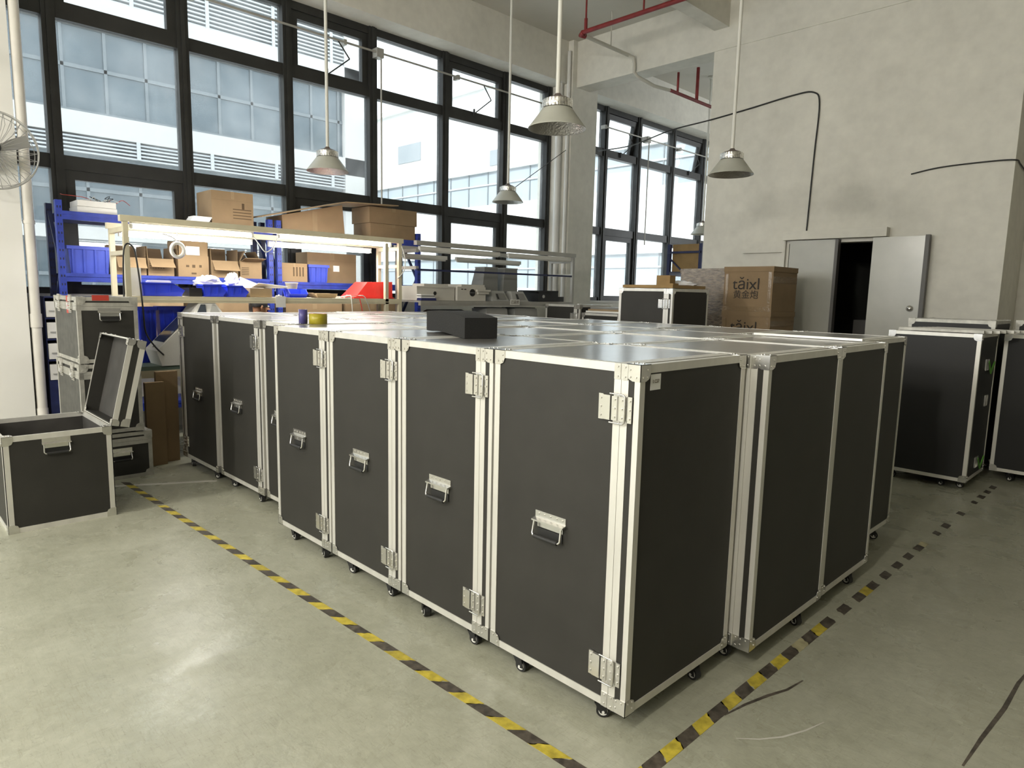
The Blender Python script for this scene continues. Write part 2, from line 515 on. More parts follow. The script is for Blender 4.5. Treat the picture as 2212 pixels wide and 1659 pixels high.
window('window_1', [-0.70, -0.28, 0.89, 2.03, 3.17, 4.34, 5.50, 6.46], (1, 3, 5), 1.395)
window('window_2', [7.16, 7.93, 8.93, 10.08, 11.22, 12.3, 13.4, 14.25], (1, 3), 1.395, open_cols=(1, 3))
window('window_3', [-8.40, -7.1, -5.9, -4.7, -3.5, -2.3, -1.40], (1, 3), 1.395)

def opener(label, ya, yb, z, arms, drive_y, xr=-6.33):
    root = thing('window_opener', label, 'window opener', (xr, ya, z))
    L = yb - ya
    MB().tube([(0, 0, 0), (0, L, 0)], 0.013, 8).build('rod', 'greyprof', root)
    for y in (0.03, L * 0.33, L * 0.66, L - 0.04):
        MB().box(-0.09, 0.015, y - 0.02, y + 0.02, -0.03, 0.03).build('bracket', 'greyprof', root)
    d = drive_y - ya
    MB().box(-0.08, 0.03, d - 0.05, d + 0.05, -0.06, 0.05).build('gear_box', 'greyprof', root)
    MB().tube([(0.01, d + 0.02, -0.05), (0.01, d + 0.02, -1.92)], 0.011, 8).build('crank_rod', 'greyprof', root)
    for ay in arms:
        y = ay - ya
        k = MB().tube([(0, y, 0), (-0.02, y + 0.17, -0.17)], 0.008, 6).tube([(-0.02, y + 0.17, -0.17), (-0.09, y - 0.10, -0.40)], 0.008, 6)
        k.box(-0.10, -0.08, y - 0.105, y - 0.085, -0.42, -0.33)
        k.build('folding_arm', 'frame', root)
    return root
opener('grey rod window opener running across the tops of the large left window', 0.95, 6.3, 4.43, (2.62, 4.95), 3.20)
opener('grey rod window opener with bent arms on the far window behind the pillar', 7.75, 11.4, 4.37, (8.45, 10.75), 9.05)

# ------------------------------------------------------------------ buildings outside
gr = MB().box(-60, -6.9, -30, 40, -1.2, -1.0)
struct('ground_outside', gr, 'ground')
fb = thing('factory_building', 'white factory building with blue-grey windows and louvres facing the left windows', 'building', (-21, -20, 0))
def fbox(name, m, *b):
    return MB().box(*b).build(name, m, fb)
LY = 32.45
fbox('wall', 'facade_shaded', -6, 0, 0, LY, -1, 0.7)
fbox('wall', 'facade_shaded', -6, 0, 0, LY, 2.75, 3.1)
fbox('wall', 'facade_shaded', -6, 0, 0, LY, 5.6, 6.2)
fbox('wall', 'facade_shaded', -6, 0, 0, LY, 8.55, 9.3)
fbox('wall', 'facade_shaded', -6, 0, 0, LY, 11.2, 12.2)
fbox('wall', 'facade_shaded', -6, -0.45, 0, LY, 0.7, 11.2)
fbox('wall', 'facade_shaded', -0.45, 0, 31.4, LY, 0.7, 11.2)
def window_band(z0, z1, y0, y1, step):
    y = y0
    zm = z0 + (z1 - z0) * 0.52
    while y < y1 - 0.1:
        ye = min(y + step, y1)
        wn = MB().box(-0.26, -0.18, y, ye, z0, z0 + 0.09).box(-0.26, -0.18, y, ye, z1 - 0.09, z1).box(-0.26, -0.18, y, ye, zm - 0.05, zm + 0.05)
        wn.box(-0.26, -0.18, y, y + 0.08, z0 + 0.09, z1 - 0.09)
        f = wn.build('window', 'exframe', fb)
        MB().box(-0.24, -0.22, y + 0.08, ye, z0 + 0.09, zm - 0.05).build('pane', 'exglass', f)
        MB().box(-0.24, -0.22, y + 0.08, ye, zm + 0.05, z1 - 0.09).build('pane', 'exglass', f)
        y = ye
window_band(6.2, 8.55, 16.5, 31.4, 1.05)
window_band(3.1, 5.1, 16.5, 31.4, 1.35)
window_band(0.7, 2.75, 16.5, 31.4, 1.35)
def louvres(z0, z1, n, y0, y1):
    MB().box(-0.3, -0.25, y0, y1, z0, z1).build('louvre_back', 'louvreback', fb)
    h = (z1 - z0) / n
    for i in range(n):
        z = z0 + i * h
        MB().hexa([(-0.25, y0, z), (-0.02, y0, z - 0.0), (-0.02, y1, z), (-0.25, y1, z), (-0.25, y0, z + h * 0.75), (-0.05, y0, z + h * 0.5), (-0.05, y1, z + h * 0.5), (-0.25, y1, z + h * 0.75)]).build('louvre_blade', 'louvre', fb)
    for y in [y0 + k * 2.1 for k in range(int((y1 - y0) / 2.1) + 1)]:
        MB().box(-0.05, 0.0, y - 0.05, y + 0.05, z0, z1).build('louvre_post', 'louvre', fb)
louvres(5.1, 5.6, 5, 12, 31.4)
louvres(9.3, 11.2, 16, 12, 31.4)
fb2 = thing('factory_wing', 'white factory wing with blue-grey strip bands seen through the windows by the pillar', 'building', (-21, 12.45, 0))
def f2(name, m, *b):
    return MB().box(*b).build(name, m, fb2)
for z0, z1 in ((-1, 1.65), (2.55, 4.15), (5.15, 7.6)):
    f2('wall', 'facade', 0, 14.0, 0, 8, z0, z1)
for z0, z1 in ((1.65, 2.55), (4.15, 5.15)):
    f2('band', 'facade2', 0, 14.0, 0.10, 8, z0, z1)
    for k in range(14):
        f2('band_rib', 'exframe', 1 + k * 0.9, 1.03 + k * 0.9, 0.07, 0.12, z0, z1)
    f2('band_rail', 'louvre', 0, 14.0, 0.06, 0.12, (z0 + z1) / 2 + 0.1, (z0 + z1) / 2 + 0.14)
f2('wall_vent', 'louvreback', 1.8, 3.1, -0.03, 0, 5.9, 6.5)
f2('wall_vent', 'louvreback', 6.6, 7.2, -0.03, 0, 5.3, 5.75)
f2('parapet', 'facade', 0, 14.0, -0.15, 8, 7.6, 7.75)

# ------------------------------------------------------------------ sliding door
dr = obj('door_1', None)
tag(dr, kind='structure')
MB().box(-2.42, -1.87, YB - 0.06, YB - 0.015, 0.02, 2.20).build('fixed_leaf', 'door', dr)
MB().box(-1.88, -1.845, YB - 0.075, YB + 0.01, 0.0, 2.20).build('jamb', 'dooredge', dr)
MB().box(-1.47, -1.43, YB - 0.02, YB + 0.19, 0.0, 2.17).build('jamb', 'dooredge', dr)
sl = MB().box(-1.465, -0.945, YB - 0.09, YB - 0.045, 0.02, 2.20).build('sliding_leaf', 'door', dr)
MB().box(-0.945, -0.905, YB - 0.095, YB - 0.03, 0.02, 2.21).build('leaf_edge', 'dooredge', sl)
MB().lathe([(0.0, 0.0), (0.03, 0.0), (0.034, 0.015), (0.02, 0.03), (0, 0.032)], 16).build('lock', 'zinc', sl, (-1.03, YB - 0.09, 1.42)).rotation_euler = (PI / 2, 0, 0)
MB().box(-2.50, -1.33, YB - 0.10, YB + 0.01, 2.21, 2.31).build('lintel_cover', 'wall', dr)
MB().box(-3.05, -2.50, YB - 0.035, YB + 0.01, 2.07, 2.21).build('duct_cover', 'wall', dr)
MB().box(-2.53, -2.49, YB - 0.03, YB + 0.01, 0.0, 2.24).build('side_trim', 'wall', dr)
dbx = MB().box(-1.90, -1.48, 7.4, 7.9, 0, 1.25).build('dark_cabinet', 'dooredge')
tag(dbx, 'dim dark cabinet standing inside the unlit doorway', 'cabinet')

# ------------------------------------------------------------------ pipes and cables
def pipe_thing(name, label, cat, parts, m):
    r = thing(name, label, cat, parts[0][1][0])
    o = Vector(parts[0][1][0])
    for pn, path, rad in parts:
        MB().tube([Vector(p) - o for p in path], rad, 10).build(pn, m, r)
    return r
pipe_thing('sprinkler_pipe', 'dark red pipe hanging below the ceiling with an elbow near the pillar', 'pipe',
           [('pipe', [(-4.92, 5.42, 4.92), (-3.2, 5.42, 4.92)], 0.028), ('elbow', [(-4.9, 5.42, 4.92), (-4.95, 5.43, 4.9), (-4.93, 5.5, 4.9)], 0.034),
            ('hanger', [(-4.86, 5.42, 4.93), (-4.86, 5.42, ZC)], 0.012), ('hanger', [(-3.95, 5.42, 4.93), (-3.95, 5.42, ZC)], 0.012), ('branch_stub', [(-4.86, 5.42, 4.93), (-4.86, 5.42, 5.08)], 0.022)], 'red')
pipe_thing('conduit_pipe', 'grey painted pipe dropping down the beam between the pillar and wall', 'pipe',
           [('pipe', [(-4.93, 5.47, 4.9), (-4.93, 6.48, 4.9)], 0.026), ('drop', [(-4.93, 6.44, 4.9), (-4.90, 6.54, 4.88), (-4.89, 6.56, 4.8), (-4.89, 6.56, 4.66)], 0.024),
            ('lower_run', [(-4.89, 6.56, 4.68), (-4.85, 6.60, 4.62), (-4.80, 6.95, 4.56), (-4.72, 7.3, 4.55)], 0.024), ('hanger', [(-4.93, 6.05, 4.88), (-4.93, 6.05, ZC)], 0.008)], 'ceil')
pipe_thing('sprinkler_branch', 'dark red pipe in the bay beyond the beam', 'pipe',
           [('pipe', [(-4.72, 7.25, 4.55), (-4.72, 12.5, 4.55)], 0.026), ('hanger', [(-4.72, 7.45, 4.55), (-4.72, 7.45, 4.85)], 0.018), ('hanger', [(-4.72, 8.0, 4.55), (-4.72, 8.0, 5.05)], 0.026)], 'red')
pp = pipe_thing('drain_pipe', 'cream plastic drain pipe beside the white pillar at left', 'pipe',
                [('pipe', [(-6.02, -0.60, 0.35), (-6.02, -0.60, ZC)], 0.040), ('coupling', [(-6.02, -0.60, 1.10), (-6.02, -0.60, 1.22)], 0.047), ('coupling', [(-6.02, -0.60, 2.0), (-6.02, -0.60, 2.03)], 0.046),
                 ('elbow', [(-6.02, -0.60, 0.37), (-6.00, -0.60, 0.24), (-5.92, -0.60, 0.15), (-5.80, -0.60, 0.05)], 0.045)], 'pipe')
pipe_thing('rain_pipe', 'cream round pipe running down the corner of the far pillar', 'pipe',
           [('pipe', [(-6.2, 6.43, 0.0), (-6.2, 6.43, 5.30)], 0.05), ('thin_pipe', [(-6.04, 6.455, 0.0), (-6.04, 6.455, 5.2)], 0.028), ('coupling', [(-6.2, 6.43, 5.26), (-6.2, 6.43, 5.36)], 0.06)], 'wall_pale')
def cable(name, label, path, r, m='cable'):
    o = Vector(path[0])
    ob = MB().tube([Vector(p) - o for p in path], r, 6).build(name, m, None, o)
    return tag(ob, label, 'cable')
def smooth(pts, n=6):
    P = [Vector(p) for p in pts]
    out = []
    for i in range(len(P) - 1):
        p0, p1, p2, p3 = P[max(i - 1, 0)], P[i], P[i + 1], P[min(i + 2, len(P) - 1)]
        for k in range(n):
            t = k / n
            out.append(0.5 * ((2 * p1) + (-p0 + p2) * t + (2 * p0 - 5 * p1 + 4 * p2 - p3) * t * t + (-p0 + 3 * p1 - 3 * p2 + p3) * t ** 3))
    out.append(P[-1])
    return out
yw = YB - 0.005
cable('power_cable', 'black cable looping over the wall and down to the door lintel',
      smooth([(-6.1, 7.3, 3.86), (-5.2, 7.0, 3.78), (-4.2, 6.5, 3.76), (-3.64, yw, 3.83), (-3.1, yw, 3.88), (-2.55, yw, 3.94), (-2.30, yw, 3.93), (-2.22, yw, 3.78), (-2.235, yw, 3.2), (-2.255, yw, 2.32)]), 0.009)
cable('thin_wall_cable', 'thin dark cable across the right end of the wall',
      smooth([(-1.17, yw, 2.87), (-0.9, yw, 2.91), (-0.5, yw, 2.92), (-0.255, yw, 2.91), (-0.24, 6.8, 2.9), (-0.24, 7.3, 2.84)]), 0.007)
cable('guy_wire', 'thin wire stretched from the pillar down to the far pendant lamp', smooth([(-6.05, 6.47, 3.75), (-5.45, 4.75, 2.9)], 2), 0.005)

# ------------------------------------------------------------------ pendant lamps
def lamp(label, x, y, z, zt=ZC):
    r = thing('pendant_lamp', label, 'lamp', (x, y, z), 0, 'grey industrial pendant lamps')
    def g1():
        return MB().lathe([(0.105, 0.138), (0.115, 0.128), (0.200, 0.015), (0.208, 0.008), (0.210, 0.0)], 40).mesh('shade', 'lampgrey')
    def g2():
        return MB().lathe([(0.209, 0.0), (0.196, 0.010), (0.110, 0.122), (0.0, 0.130)], 40).mesh('reflector', 'lampin')
    def g3():
        m = MB().lathe([(0.0, 0.20), (0.098, 0.20), (0.108, 0.19), (0.108, 0.145), (0.09, 0.138), (0, 0.138)], 32)
        for k in range(28):
            a = 2 * PI * k / 28
            c, s_ = math.cos(a), math.sin(a)
            m.bar((0.104 * c, 0.104 * s_, 0.142), (0.104 * c, 0.104 * s_, 0.196), 0.016, 0.01, (c, s_, 0))
        return m.mesh('heat_sink', 'lampfin')
    def g4():
        return MB().lathe([(0.0, 0.245), (0.02, 0.243), (0.03, 0.228), (0.075, 0.212), (0.095, 0.20)], 28).mesh('cap', 'lampcap')
    obj('shade', cached('lsh', g1), r)
    obj('reflector', cached('lre', g2), r)
    obj('heat_sink', cached('lhs', g3), r)
    obj('cap', cached('lcap', g4), r)
    MB().cyl((0, 0, 0.24), (0, 0, zt - z), 0.0165, 10).build('rod', 'rodwhite', r)
    MB().lathe([(0, zt - z), (0.06, zt - z), (0.05, zt - z - 0.03), (0.02, zt - z - 0.05)], 20).build('ceiling_rose', 'rodwhite', r)
    return r
lamp('largest grey pendant lamp hanging in front of the pillar', -2.18, 1.97, 2.67)
lamp('grey pendant lamp hanging before the left window, above the lit workbench', -5.18, 1.82, 2.68)
lamp('grey pendant lamp hanging in front of the rear wall', -2.09, 4.36, 2.66)
lamp('smallest whole pendant lamp, hanging low beside the pillar', -5.42, 4.60, 2.69)
lamp('pendant lamp half hidden behind the left edge of the rear wall', -5.33, 9.45, 2.63)

# ------------------------------------------------------------------ wall fan
fan = thing('wall_fan', 'round wire-caged wall fan on the white pillar at left edge', 'fan', (-5.62, -0.865, 2.53))
cage = MB()
Rf = 0.30
for xx, rr in ((0.0, Rf), (0.10, Rf * 0.96), (-0.08, Rf * 0.96)):
    cage.tube([(xx, rr * math.cos(2 * PI * k / 40), rr * math.sin(2 * PI * k / 40)) for k in range(41)], 0.007 if xx == 0 else 0.003, 6, False)
for k in range(30):
    a = 2 * PI * k / 30
    cage.tube([(0.13, 0.05 * math.cos(a), 0.05 * math.sin(a)), (0.115, 0.2 * math.cos(a + .15), 0.2 * math.sin(a + .15)), (0.0, Rf * math.cos(a + .25), Rf * math.sin(a + .25)), (-0.09, 0.2 * math.cos(a + .15), 0.2 * math.sin(a + .15)), (-0.1, 0.06 * math.cos(a), 0.06 * math.sin(a))], 0.0022, 4, False)
cage.build('cage', 'lgrey', fan)
MB().tube([(-0.14, 0, 0), (-0.08, 0, 0)], 0.06, 16).tube([(-0.30, 0, -0.02), (-0.14, 0, 0)], 0.045, 12).build('motor', 'grey', fan)
MB().tube([(0.125, 0, 0), (0.14, 0, 0)], 0.036, 20).build('hub_badge', 'black', fan)
for k in range(3):
    a = 2 * PI * k / 3 + .4
    b = MB()
    pts = []
    for r_, w_, tw in ((0.04, 0.05, 0.04), (0.15, 0.09, 0.03), (0.26, 0.10, 0.015)):
        for sgn in (-1, 1):
            aa = a + sgn * w_ / r_ / 2.2
            pts.append((0.02 + sgn * tw, r_ * math.cos(aa), r_ * math.sin(aa)))
    b.add(pts, [(0, 1, 3, 2), (2, 3, 5, 4)], True)
    b.build('blade', 'lgrey', fan)
MB().box(-0.38, -0.30, -0.06, 0.06, -0.12, 0.08).build('wall_bracket', 'grey', fan)

# ------------------------------------------------------------------ flight cases
CH = 0.075
T = 0.028
E_ = 0.003
def bmesh_box(key, x0, x1, y0, y1, z0, z1, m, name):
    k = (name, m, round(x1 - x0, 4), round(y1 - y0, 4), round(z1 - z0, 4))
    me = cached(k, lambda: MB().box(0, x1 - x0, 0, y1 - y0, 0, z1 - z0).mesh(name, m))
    return me, (x0, y0, z0)
def part_box(root, name, m, x0, x1, y0, y1, z0, z1):
    if x0 > x1: x0, x1 = x1, x0
    me, l = bmesh_box(None, x0, x1, y0, y1, z0, z1, m, name)
    return obj(name, me, root, l)

def corner_mesh(sx, sy, sz, m='zinc', s=0.056):
    """ball-less steel case corner; the corner point is at the origin, plates run inwards along sx, sy, sz"""
    def fn():
        mb = MB()
        poly = [(0, 0), (s, 0), (s, s * .55), (s * .86, s * .86), (s * .55, s), (0, s)]
        e = 0.0022
        for ax in range(3):
            P = []
            for off in (0.0, e):
                for a, b in poly:
                    c = [0, 0, 0]
                    i, j = [(1, 2), (0, 2), (0, 1)][ax]
                    c[i], c[j] = a - e, b - e
                    c[ax] = -off
                    P.append((c[0] * sx, c[1] * sy, c[2] * sz))
            n = len(poly)
            mb.add(P, [tuple(range(n)), tuple(range(n, 2 * n))] + [(k, (k + 1) % n, n + (k + 1) % n, n + k) for k in range(n)])
            for a, b in ((s * .72, s * .30), (s * .70, s * .72), (s * .30, s * .72)):
                c0, c1 = [0, 0, 0], [0, 0, 0]
                i, j = [(1, 2), (0, 2), (0, 1)][ax]
                c0[i] = c1[i] = a
                c0[j] = c1[j] = b
                c0[ax], c1[ax] = -e, -e - 0.0025
                mb.cyl((c0[0] * sx, c0[1] * sy, c0[2] * sz), (c1[0] * sx, c1[1] * sy, c1[2] * sz), 0.0045, 8)
        return mb.mesh('corner_bracket', m)
    return cached(('corner', sx, sy, sz, m, s), fn)

def latch_meshes(flip):
    def plate():
        mb = MB()
        f = -1 if flip else 1
        def bx(a, b, y0, y1, z0, z1):
            mb.box(a * f, b * f, y0, y1, z0, z1)
        bx(-0.084, -0.066, -0.006, 0, -0.043, 0.043)
        bx(-0.066, -0.034, -0.011, 0, -0.041, 0.041)
        bx(-0.028, -0.006, -0.010, 0, -0.040, 0.040)
        bx(0.001, 0.022, -0.010, 0, -0.040, 0.040)
        bx(0.030, 0.049, -0.006, 0, -0.043, 0.043)
        for xx, yy in ((-0.076, -0.006), (-0.017, -0.010), (0.012, -0.010), (0.040, -0.006)):
            for zz in (-0.029, 0, 0.029):
                mb.cyl((xx * f, yy, zz), (xx * f, yy - 0.003, zz), 0.0048, 8)
        return mb.mesh('latch', 'zinc')
    def ring():
        f = -1 if flip else 1
        p = [(-0.034, -0.012, 0.048), (0.020, -0.012, 0.048), (0.026, -0.012, 0.043), (0.026, -0.012, -0.043), (0.020, -0.012, -0.048), (-0.034, -0.012, -0.048)]
        return MB().tube([(a * f, b, c) for a, b, c in p], 0.0032, 6).mesh('ring', 'zinc')
    return cached(('latch', flip), plate), cached(('ring', flip), ring)

def handle_meshes():
    def plate():
        mb = MB()
        mb.box(-0.074, 0.074, -0.004, 0, 0.018, 0.044)
        mb.hexa([(-0.076, -0.024, 0.008), (0.076, -0.024, 0.008), (0.076, 0, 0.014), (-0.076, 0, 0.014), (-0.076, -0.024, 0.014), (0.076, -0.024, 0.014), (0.076, 0, 0.020), (-0.076, 0, 0.020)])
        mb.box(-0.062, 0.062, -0.005, 0, -0.016, 0.008)
        for xx in (-0.058, -0.03, 0, 0.03, 0.058):
            mb.cyl((xx, -0.004, 0.032), (xx, -0.007, 0.032), 0.0048, 8)
        return mb.mesh('mount_plate', 'zinc')
    def bail():
        return MB().tube([(-0.066, -0.018, 0.012), (-0.068, -0.026, -0.038), (-0.062, -0.028, -0.045), (-0.055, -0.028, -0.046)], 0.0042, 8).tube(
            [(0.066, -0.018, 0.012), (0.068, -0.026, -0.038), (0.062, -0.028, -0.045), (0.055, -0.028, -0.046)], 0.0042, 8).mesh('bail', 'zinc')
    def grip():
        return MB().tube([(-0.057, -0.028, -0.046), (-0.05, -0.028, -0.046), (0.05, -0.028, -0.046), (0.057, -0.028, -0.046)], 0.0085, 10).box(-0.06, 0.06, -0.004, -0.0005, -0.052, -0.02).mesh('grip', 'rubber')
    return cached('hp', plate), cached('hb', bail), cached('hg', grip)

def add_handle(root, loc, rz=0.0):
    p, b, g = handle_meshes()
    h = obj('handle', p, root, loc, (0, 0, rz))
    obj('bail', b, h)
    obj('grip', g, h)

def caster_meshes():
    def fork():
        mb = MB()
        mb.box(-0.024, 0.024, -0.024, 0.024, 0.0705, 0.0745)
        mb.cyl((0, 0, 0.055), (0, 0, 0.071), 0.02, 12)
        for s_ in (-1, 1):
            mb.hexa([(0.004, s_ * 0.016, 0.02), (0.030, s_ * 0.016, 0.02), (0.030, s_ * 0.020, 0.02), (0.004, s_ * 0.020, 0.02),
                     (-0.018, s_ * 0.016, 0.06), (0.022, s_ * 0.016, 0.06), (0.022, s_ * 0.020, 0.06), (-0.018, s_ * 0.020, 0.06)])
        mb.box(-0.018, 0.022, -0.02, 0.02, 0.056, 0.06)
        return mb.mesh('caster', 'rubber')
    def wheel():
        return MB().tube([(0.014, -0.013, 0.0255), (0.014, -0.010, 0.0255), (0.014, 0.010, 0.0255), (0.014, 0.013, 0.0255)], 0.025, 20).mesh('wheel', 'rubber')
    def hub():
        mb = MB()
        for s_ in (-1, 1):
            mb.tube([(0.014, s_ * 0.0131, 0.0255), (0.014, s_ * 0.0146, 0.0255)], 0.0165, 16)
            mb.tube([(0.014, s_ * 0.0146, 0.0255), (0.014, s_ * 0.0225, 0.0255)], 0.005, 8)
        return mb.mesh('hub', 'hub')
    return cached('cf', fork), cached('cw', wheel), cached('chub', hub)

def add_caster(root, x, y, rz):
    f, w, h = caster_meshes()
    c = obj('caster', f, root, (x, y, 0), (0, 0, rz))
    wh = obj('wheel', w, c)
    obj('hub', h, wh)

def flight_case(x0, y0, w, d, h, label, z0=0.0, casters=True, front=True, corners='all', mirror=False, seam=True, group=None, lam='lam', alu='alu', cx_list=None, name='flight_case', top_only=False, rz=0.0, handle=True, latches=True):
    root = thing(name, label, 'flight case', (x0, y0, z0), rz, group)
    c0 = CH if casters else 0.0
    zb, zt = c0, c0 + h
    xs = w - 0.0735
    def X(a, b):
        return (w - b, w - a) if mirror else (a, b)
    def P(name_, m, a, b, y0_, y1_, z0_, z1_):
        a, b = X(a, b)
        return part_box(root, name_, m, a, b, y0_, y1_, z0_, z1_)
    if seam:
        P('body', lam, E_, xs - 0.0006, E_, d - E_, zb + E_, zt - E_)
        P('door_shell', lam, xs + 0.0006, w - E_, E_, d - E_, zb + E_, zt - E_)
    else:
        P('body', lam, E_, w - E_, E_, d - E_, zb + E_, zt - E_)
    P('top_panel', 'lamtop_sheen', T, (xs - T) if seam else w - T, T, d - T, zt - E_, zt - 0.0008)
    # vertical trims
    for a, b in ((0, T), (w - (0.021 if seam else T), w)):
        for ya, yb in ((0, T), (d - T, d)):
            P('edge_trim', alu, a, b, ya, yb, zb + T, zt - T)
    if seam:
        for ya, yb in ((0, T), (d - T, d)):
            P('seam_trim', alu, xs - T, xs - 0.0004, ya, yb, zb + T, zt - T)
            P('seam_trim', alu, xs + 0.0004, xs + T, ya + .0012 if ya == 0 else ya, yb, zb + T, zt - T)
    segs = [(0, xs - 0.0004), (xs + 0.0004, w)] if seam else [(0, w)]
    for za, zz in ((zb, zb + T), (zt - T, zt)):
        if top_only and za == zb:
            continue
        for ya, yb in ((0, T), (d - T, d)):
            for a, b in segs:
                P('edge_trim', alu, a, b, ya, yb, za, zz)
        P('edge_trim', alu, 0, T, T, d - T, za, zz)
        P('edge_trim', alu, w - T, w, T, d - T, za, zz)
        if seam:
            P('seam_trim', alu, xs - T, xs - 0.0004, T, d - T, za, zz)
            P('seam_trim', alu, xs + 0.0004, xs + T, T, d - T, za, zz)
    cm = 'zinc' if alu == 'alu' else 'alu_worn'
    for sx in (1, -1):
        for sy in (1, -1):
            for sz in (1, -1):
                if top_only and sz == 1:
                    continue
                obj('corner_bracket', corner_mesh(sx, sy, sz, cm), root, (0 if sx > 0 else w, 0 if sy > 0 else d, zb if sz > 0 else zt))
    if seam and front:
        for zc in (zt - 0.026, zb + 0.026):
            for o_ in (-1, 1):
                xc = xs + o_ * 0.0145
                xc = w - xc if mirror else xc
                me = cached('seamplate', lambda: MB().box(-0.0125, 0.0125, -0.003, 0, -0.026, 0.026).cyl((0, -0.003, -0.016), (0, -0.0055, -0.016), 0.0045, 8).cyl((0, -0.003, 0.016), (0, -0.0055, 0.016), 0.0045, 8).mesh('seam_bracket', 'zinc'))
                obj('seam_bracket', me, root, (xc, 0, zc))
        if latches:
            pl, rg = latch_meshes(mirror)
            xc = w - xs if mirror else xs
            for zc in (zt - 0.148, zb + 0.140):
                l = obj('latch', pl, root, (xc, 0.0, zc))
                obj('ring', rg, l)
    if front and handle:
        xc = 0.46 * w
        add_handle(root, ((w - xc) if mirror else xc, E_, zb + 0.577))
    if casters:
        for px, py in (cx_list or ((0.135, 0.038), (w - 0.135, 0.038), (0.13, d - 0.045), (w - 0.04, d - 0.2))):
            add_caster(root, px, py, random.uniform(-0.5, 0.9))
    return root

GRP = 'black flight cases packed in one large block'
colsC = [(-2.582, -1.950), (-1.938, -1.303), (-1.291, -0.685), (-0.673, 0.0)]
namesC = ['leftmost', 'second', 'third', 'nearest']
front_labels = ['first black flight case of the projecting front row, at its left end',
                'second black flight case from the left in the projecting front row',
                'third black flight case from the left in the projecting front row, before the foam',
                'nearest black flight case at the front corner with a white sticker on its side']
for k, (a, b) in enumerate(colsC):
    r = flight_case(a, 0.0, b - a, 0.70, 1.2, front_labels[k], group=GRP)
    if k == 3:
        st = MB().slab([(0, 0.060, 1.190), (0, 0.118, 1.190), (0, 0.118, 1.242), (0, 0.060, 1.242)], 0.001).build('sticker', 'paper', r, ((b - a) - E_ + 0.0005, 0, 0))
        tag(st, 'white sticker with faint numbers')
        NEAR = (r, b - a)
# second to fourth rows of the block
rows = [(0.717, 1.448, 'second'), (1.464, 2.112, 'third'), (2.130, 2.945, 'rearmost')]
colx = [[(-2.57, -1.925), (-1.915, -1.215), (-1.205, -0.56), (-0.55, 0.087)],
        [(-2.60, -1.93), (-1.92, -1.22), (-1.21, -0.57), (-0.56, 0.080)],
        [(-2.62, -2.00), (-1.99, -1.36), (-1.35, -0.72), (-0.71, -0.06)]]
cw = ['fourth from the right side', 'third from the right side', 'second from the right side']
side_labels = ['black flight case just behind the nearest one, jutting out on the right side',
               'black flight case third from the front along the right side of the block',
               'black flight case at the far right corner of the block']
for j, (ya, yb, rn) in enumerate(rows):
    for i, (a, b) in enumerate(colx[j]):
        last = i == 3
        lab = side_labels[j] if last else 'flight case in the %s row of the block, %s' % (rn, cw[i])
        flight_case(a, ya + random.uniform(0, .004), b - a, yb - ya, 1.2 + random.uniform(-.004, .004), lab, group=GRP, front=last, top_only=not last, casters=True, latches=False, handle=False,
                    cx_list=None if last else ((0.1, 0.1), (b - a - 0.1, yb - ya - 0.1)))
# left wing of the block
colsL = [(-4.690, -3.925), (-3.895, -3.140), (-3.125, -2.66)]
lab_l = ['black flight case at the far left end of the block, latches on its left edge',
         'second black flight case from the left end of the block, latches on its right edge',
         'narrowly showing flight case in the gap left of the projecting front row']
for k, (a, b) in enumerate(colsL):
    flight_case(a, 0.155 + 0.01 * k, b - a, 0.70, 1.2, lab_l[k], group=GRP, mirror=(k == 0))
rowsL = [(0.885, 1.57, 'second'), (1.58, 2.25, 'third'), (2.26, 2.94, 'rearmost')]
cl = ['at its left end', 'second from its left end', 'third from its left end']
for j, (ya, yb, rn) in enumerate(rowsL):
    for i, (a, b) in enumerate([(-4.68, -4.03), (-4.02, -3.36), (-3.35, -2.68)]):
        flight_case(a, ya, b - a, yb - ya, 1.2 + random.uniform(-.004, .004), 'flight case in the %s row of the block, %s' % (rn, cl[i]), group=GRP, front=False, top_only=True,
                    cx_list=((0.1, 0.1), (b - a - 0.1, yb - ya - 0.1)))

# other flight cases
flight_case(-3.04, 3.95, 0.64, 0.68, 1.495, 'taller flight case standing alone between the block and the wrapped cartons', handle=False)
flight_case(-5.0, 4.95, 0.60, 0.68, 1.285, 'low flight case by the pillar behind the block')
flight_case(-4.32, 4.9, 0.66, 0.7, 1.19, 'flight case with boards lying on top, behind the block near the pillar', handle=False)
e1 = flight_case(-0.61, 4.466, 0.655, 0.62, 1.18, 'black flight case on casters across the aisle with green straps on its side', front=False, seam=False, lam='lam_dim', cx_list=((0.1, 0.07), (0.46, 0.09), (0.58, 0.12), (0.55, 0.55)))
for zz in (1.02, 0.22):
    for k in range(2):
        MB().slab([(0.66, 0.30, zz), (0.66, 0.42, zz - 0.10), (0.66, 0.425, zz - 0.085), (0.66, 0.31, zz + 0.015)] if k == 0 else [(0.66, 0.42, zz - 0.10), (0.66, 0.53, zz - 0.02), (0.66, 0.52, zz), (0.66, 0.42, zz - 0.07)], 0.008).build('green_strap', 'green', e1)
    MB().box(0.655, 0.665, 0.22, 0.32, zz - 0.06, zz + 0.03).build('latch', 'zinc', e1)
MB().box(0.655, 0.664, 0.33, 0.42, 0.66, 0.75).build('latch', 'zinc', e1)
flight_case(0.078, 5.14, 0.72, 0.68, 1.165, 'black flight case with a handle at the right edge of the picture', seam=False, lam='lam_dim', latches=False, front=True)
flight_case(-0.66, 5.16, 0.66, 0.66, 1.27, 'flight case behind the one with green straps, by the door', front=False, seam=False, lam='lam_dim', top_only=True, casters=True, alu='alu_worn')
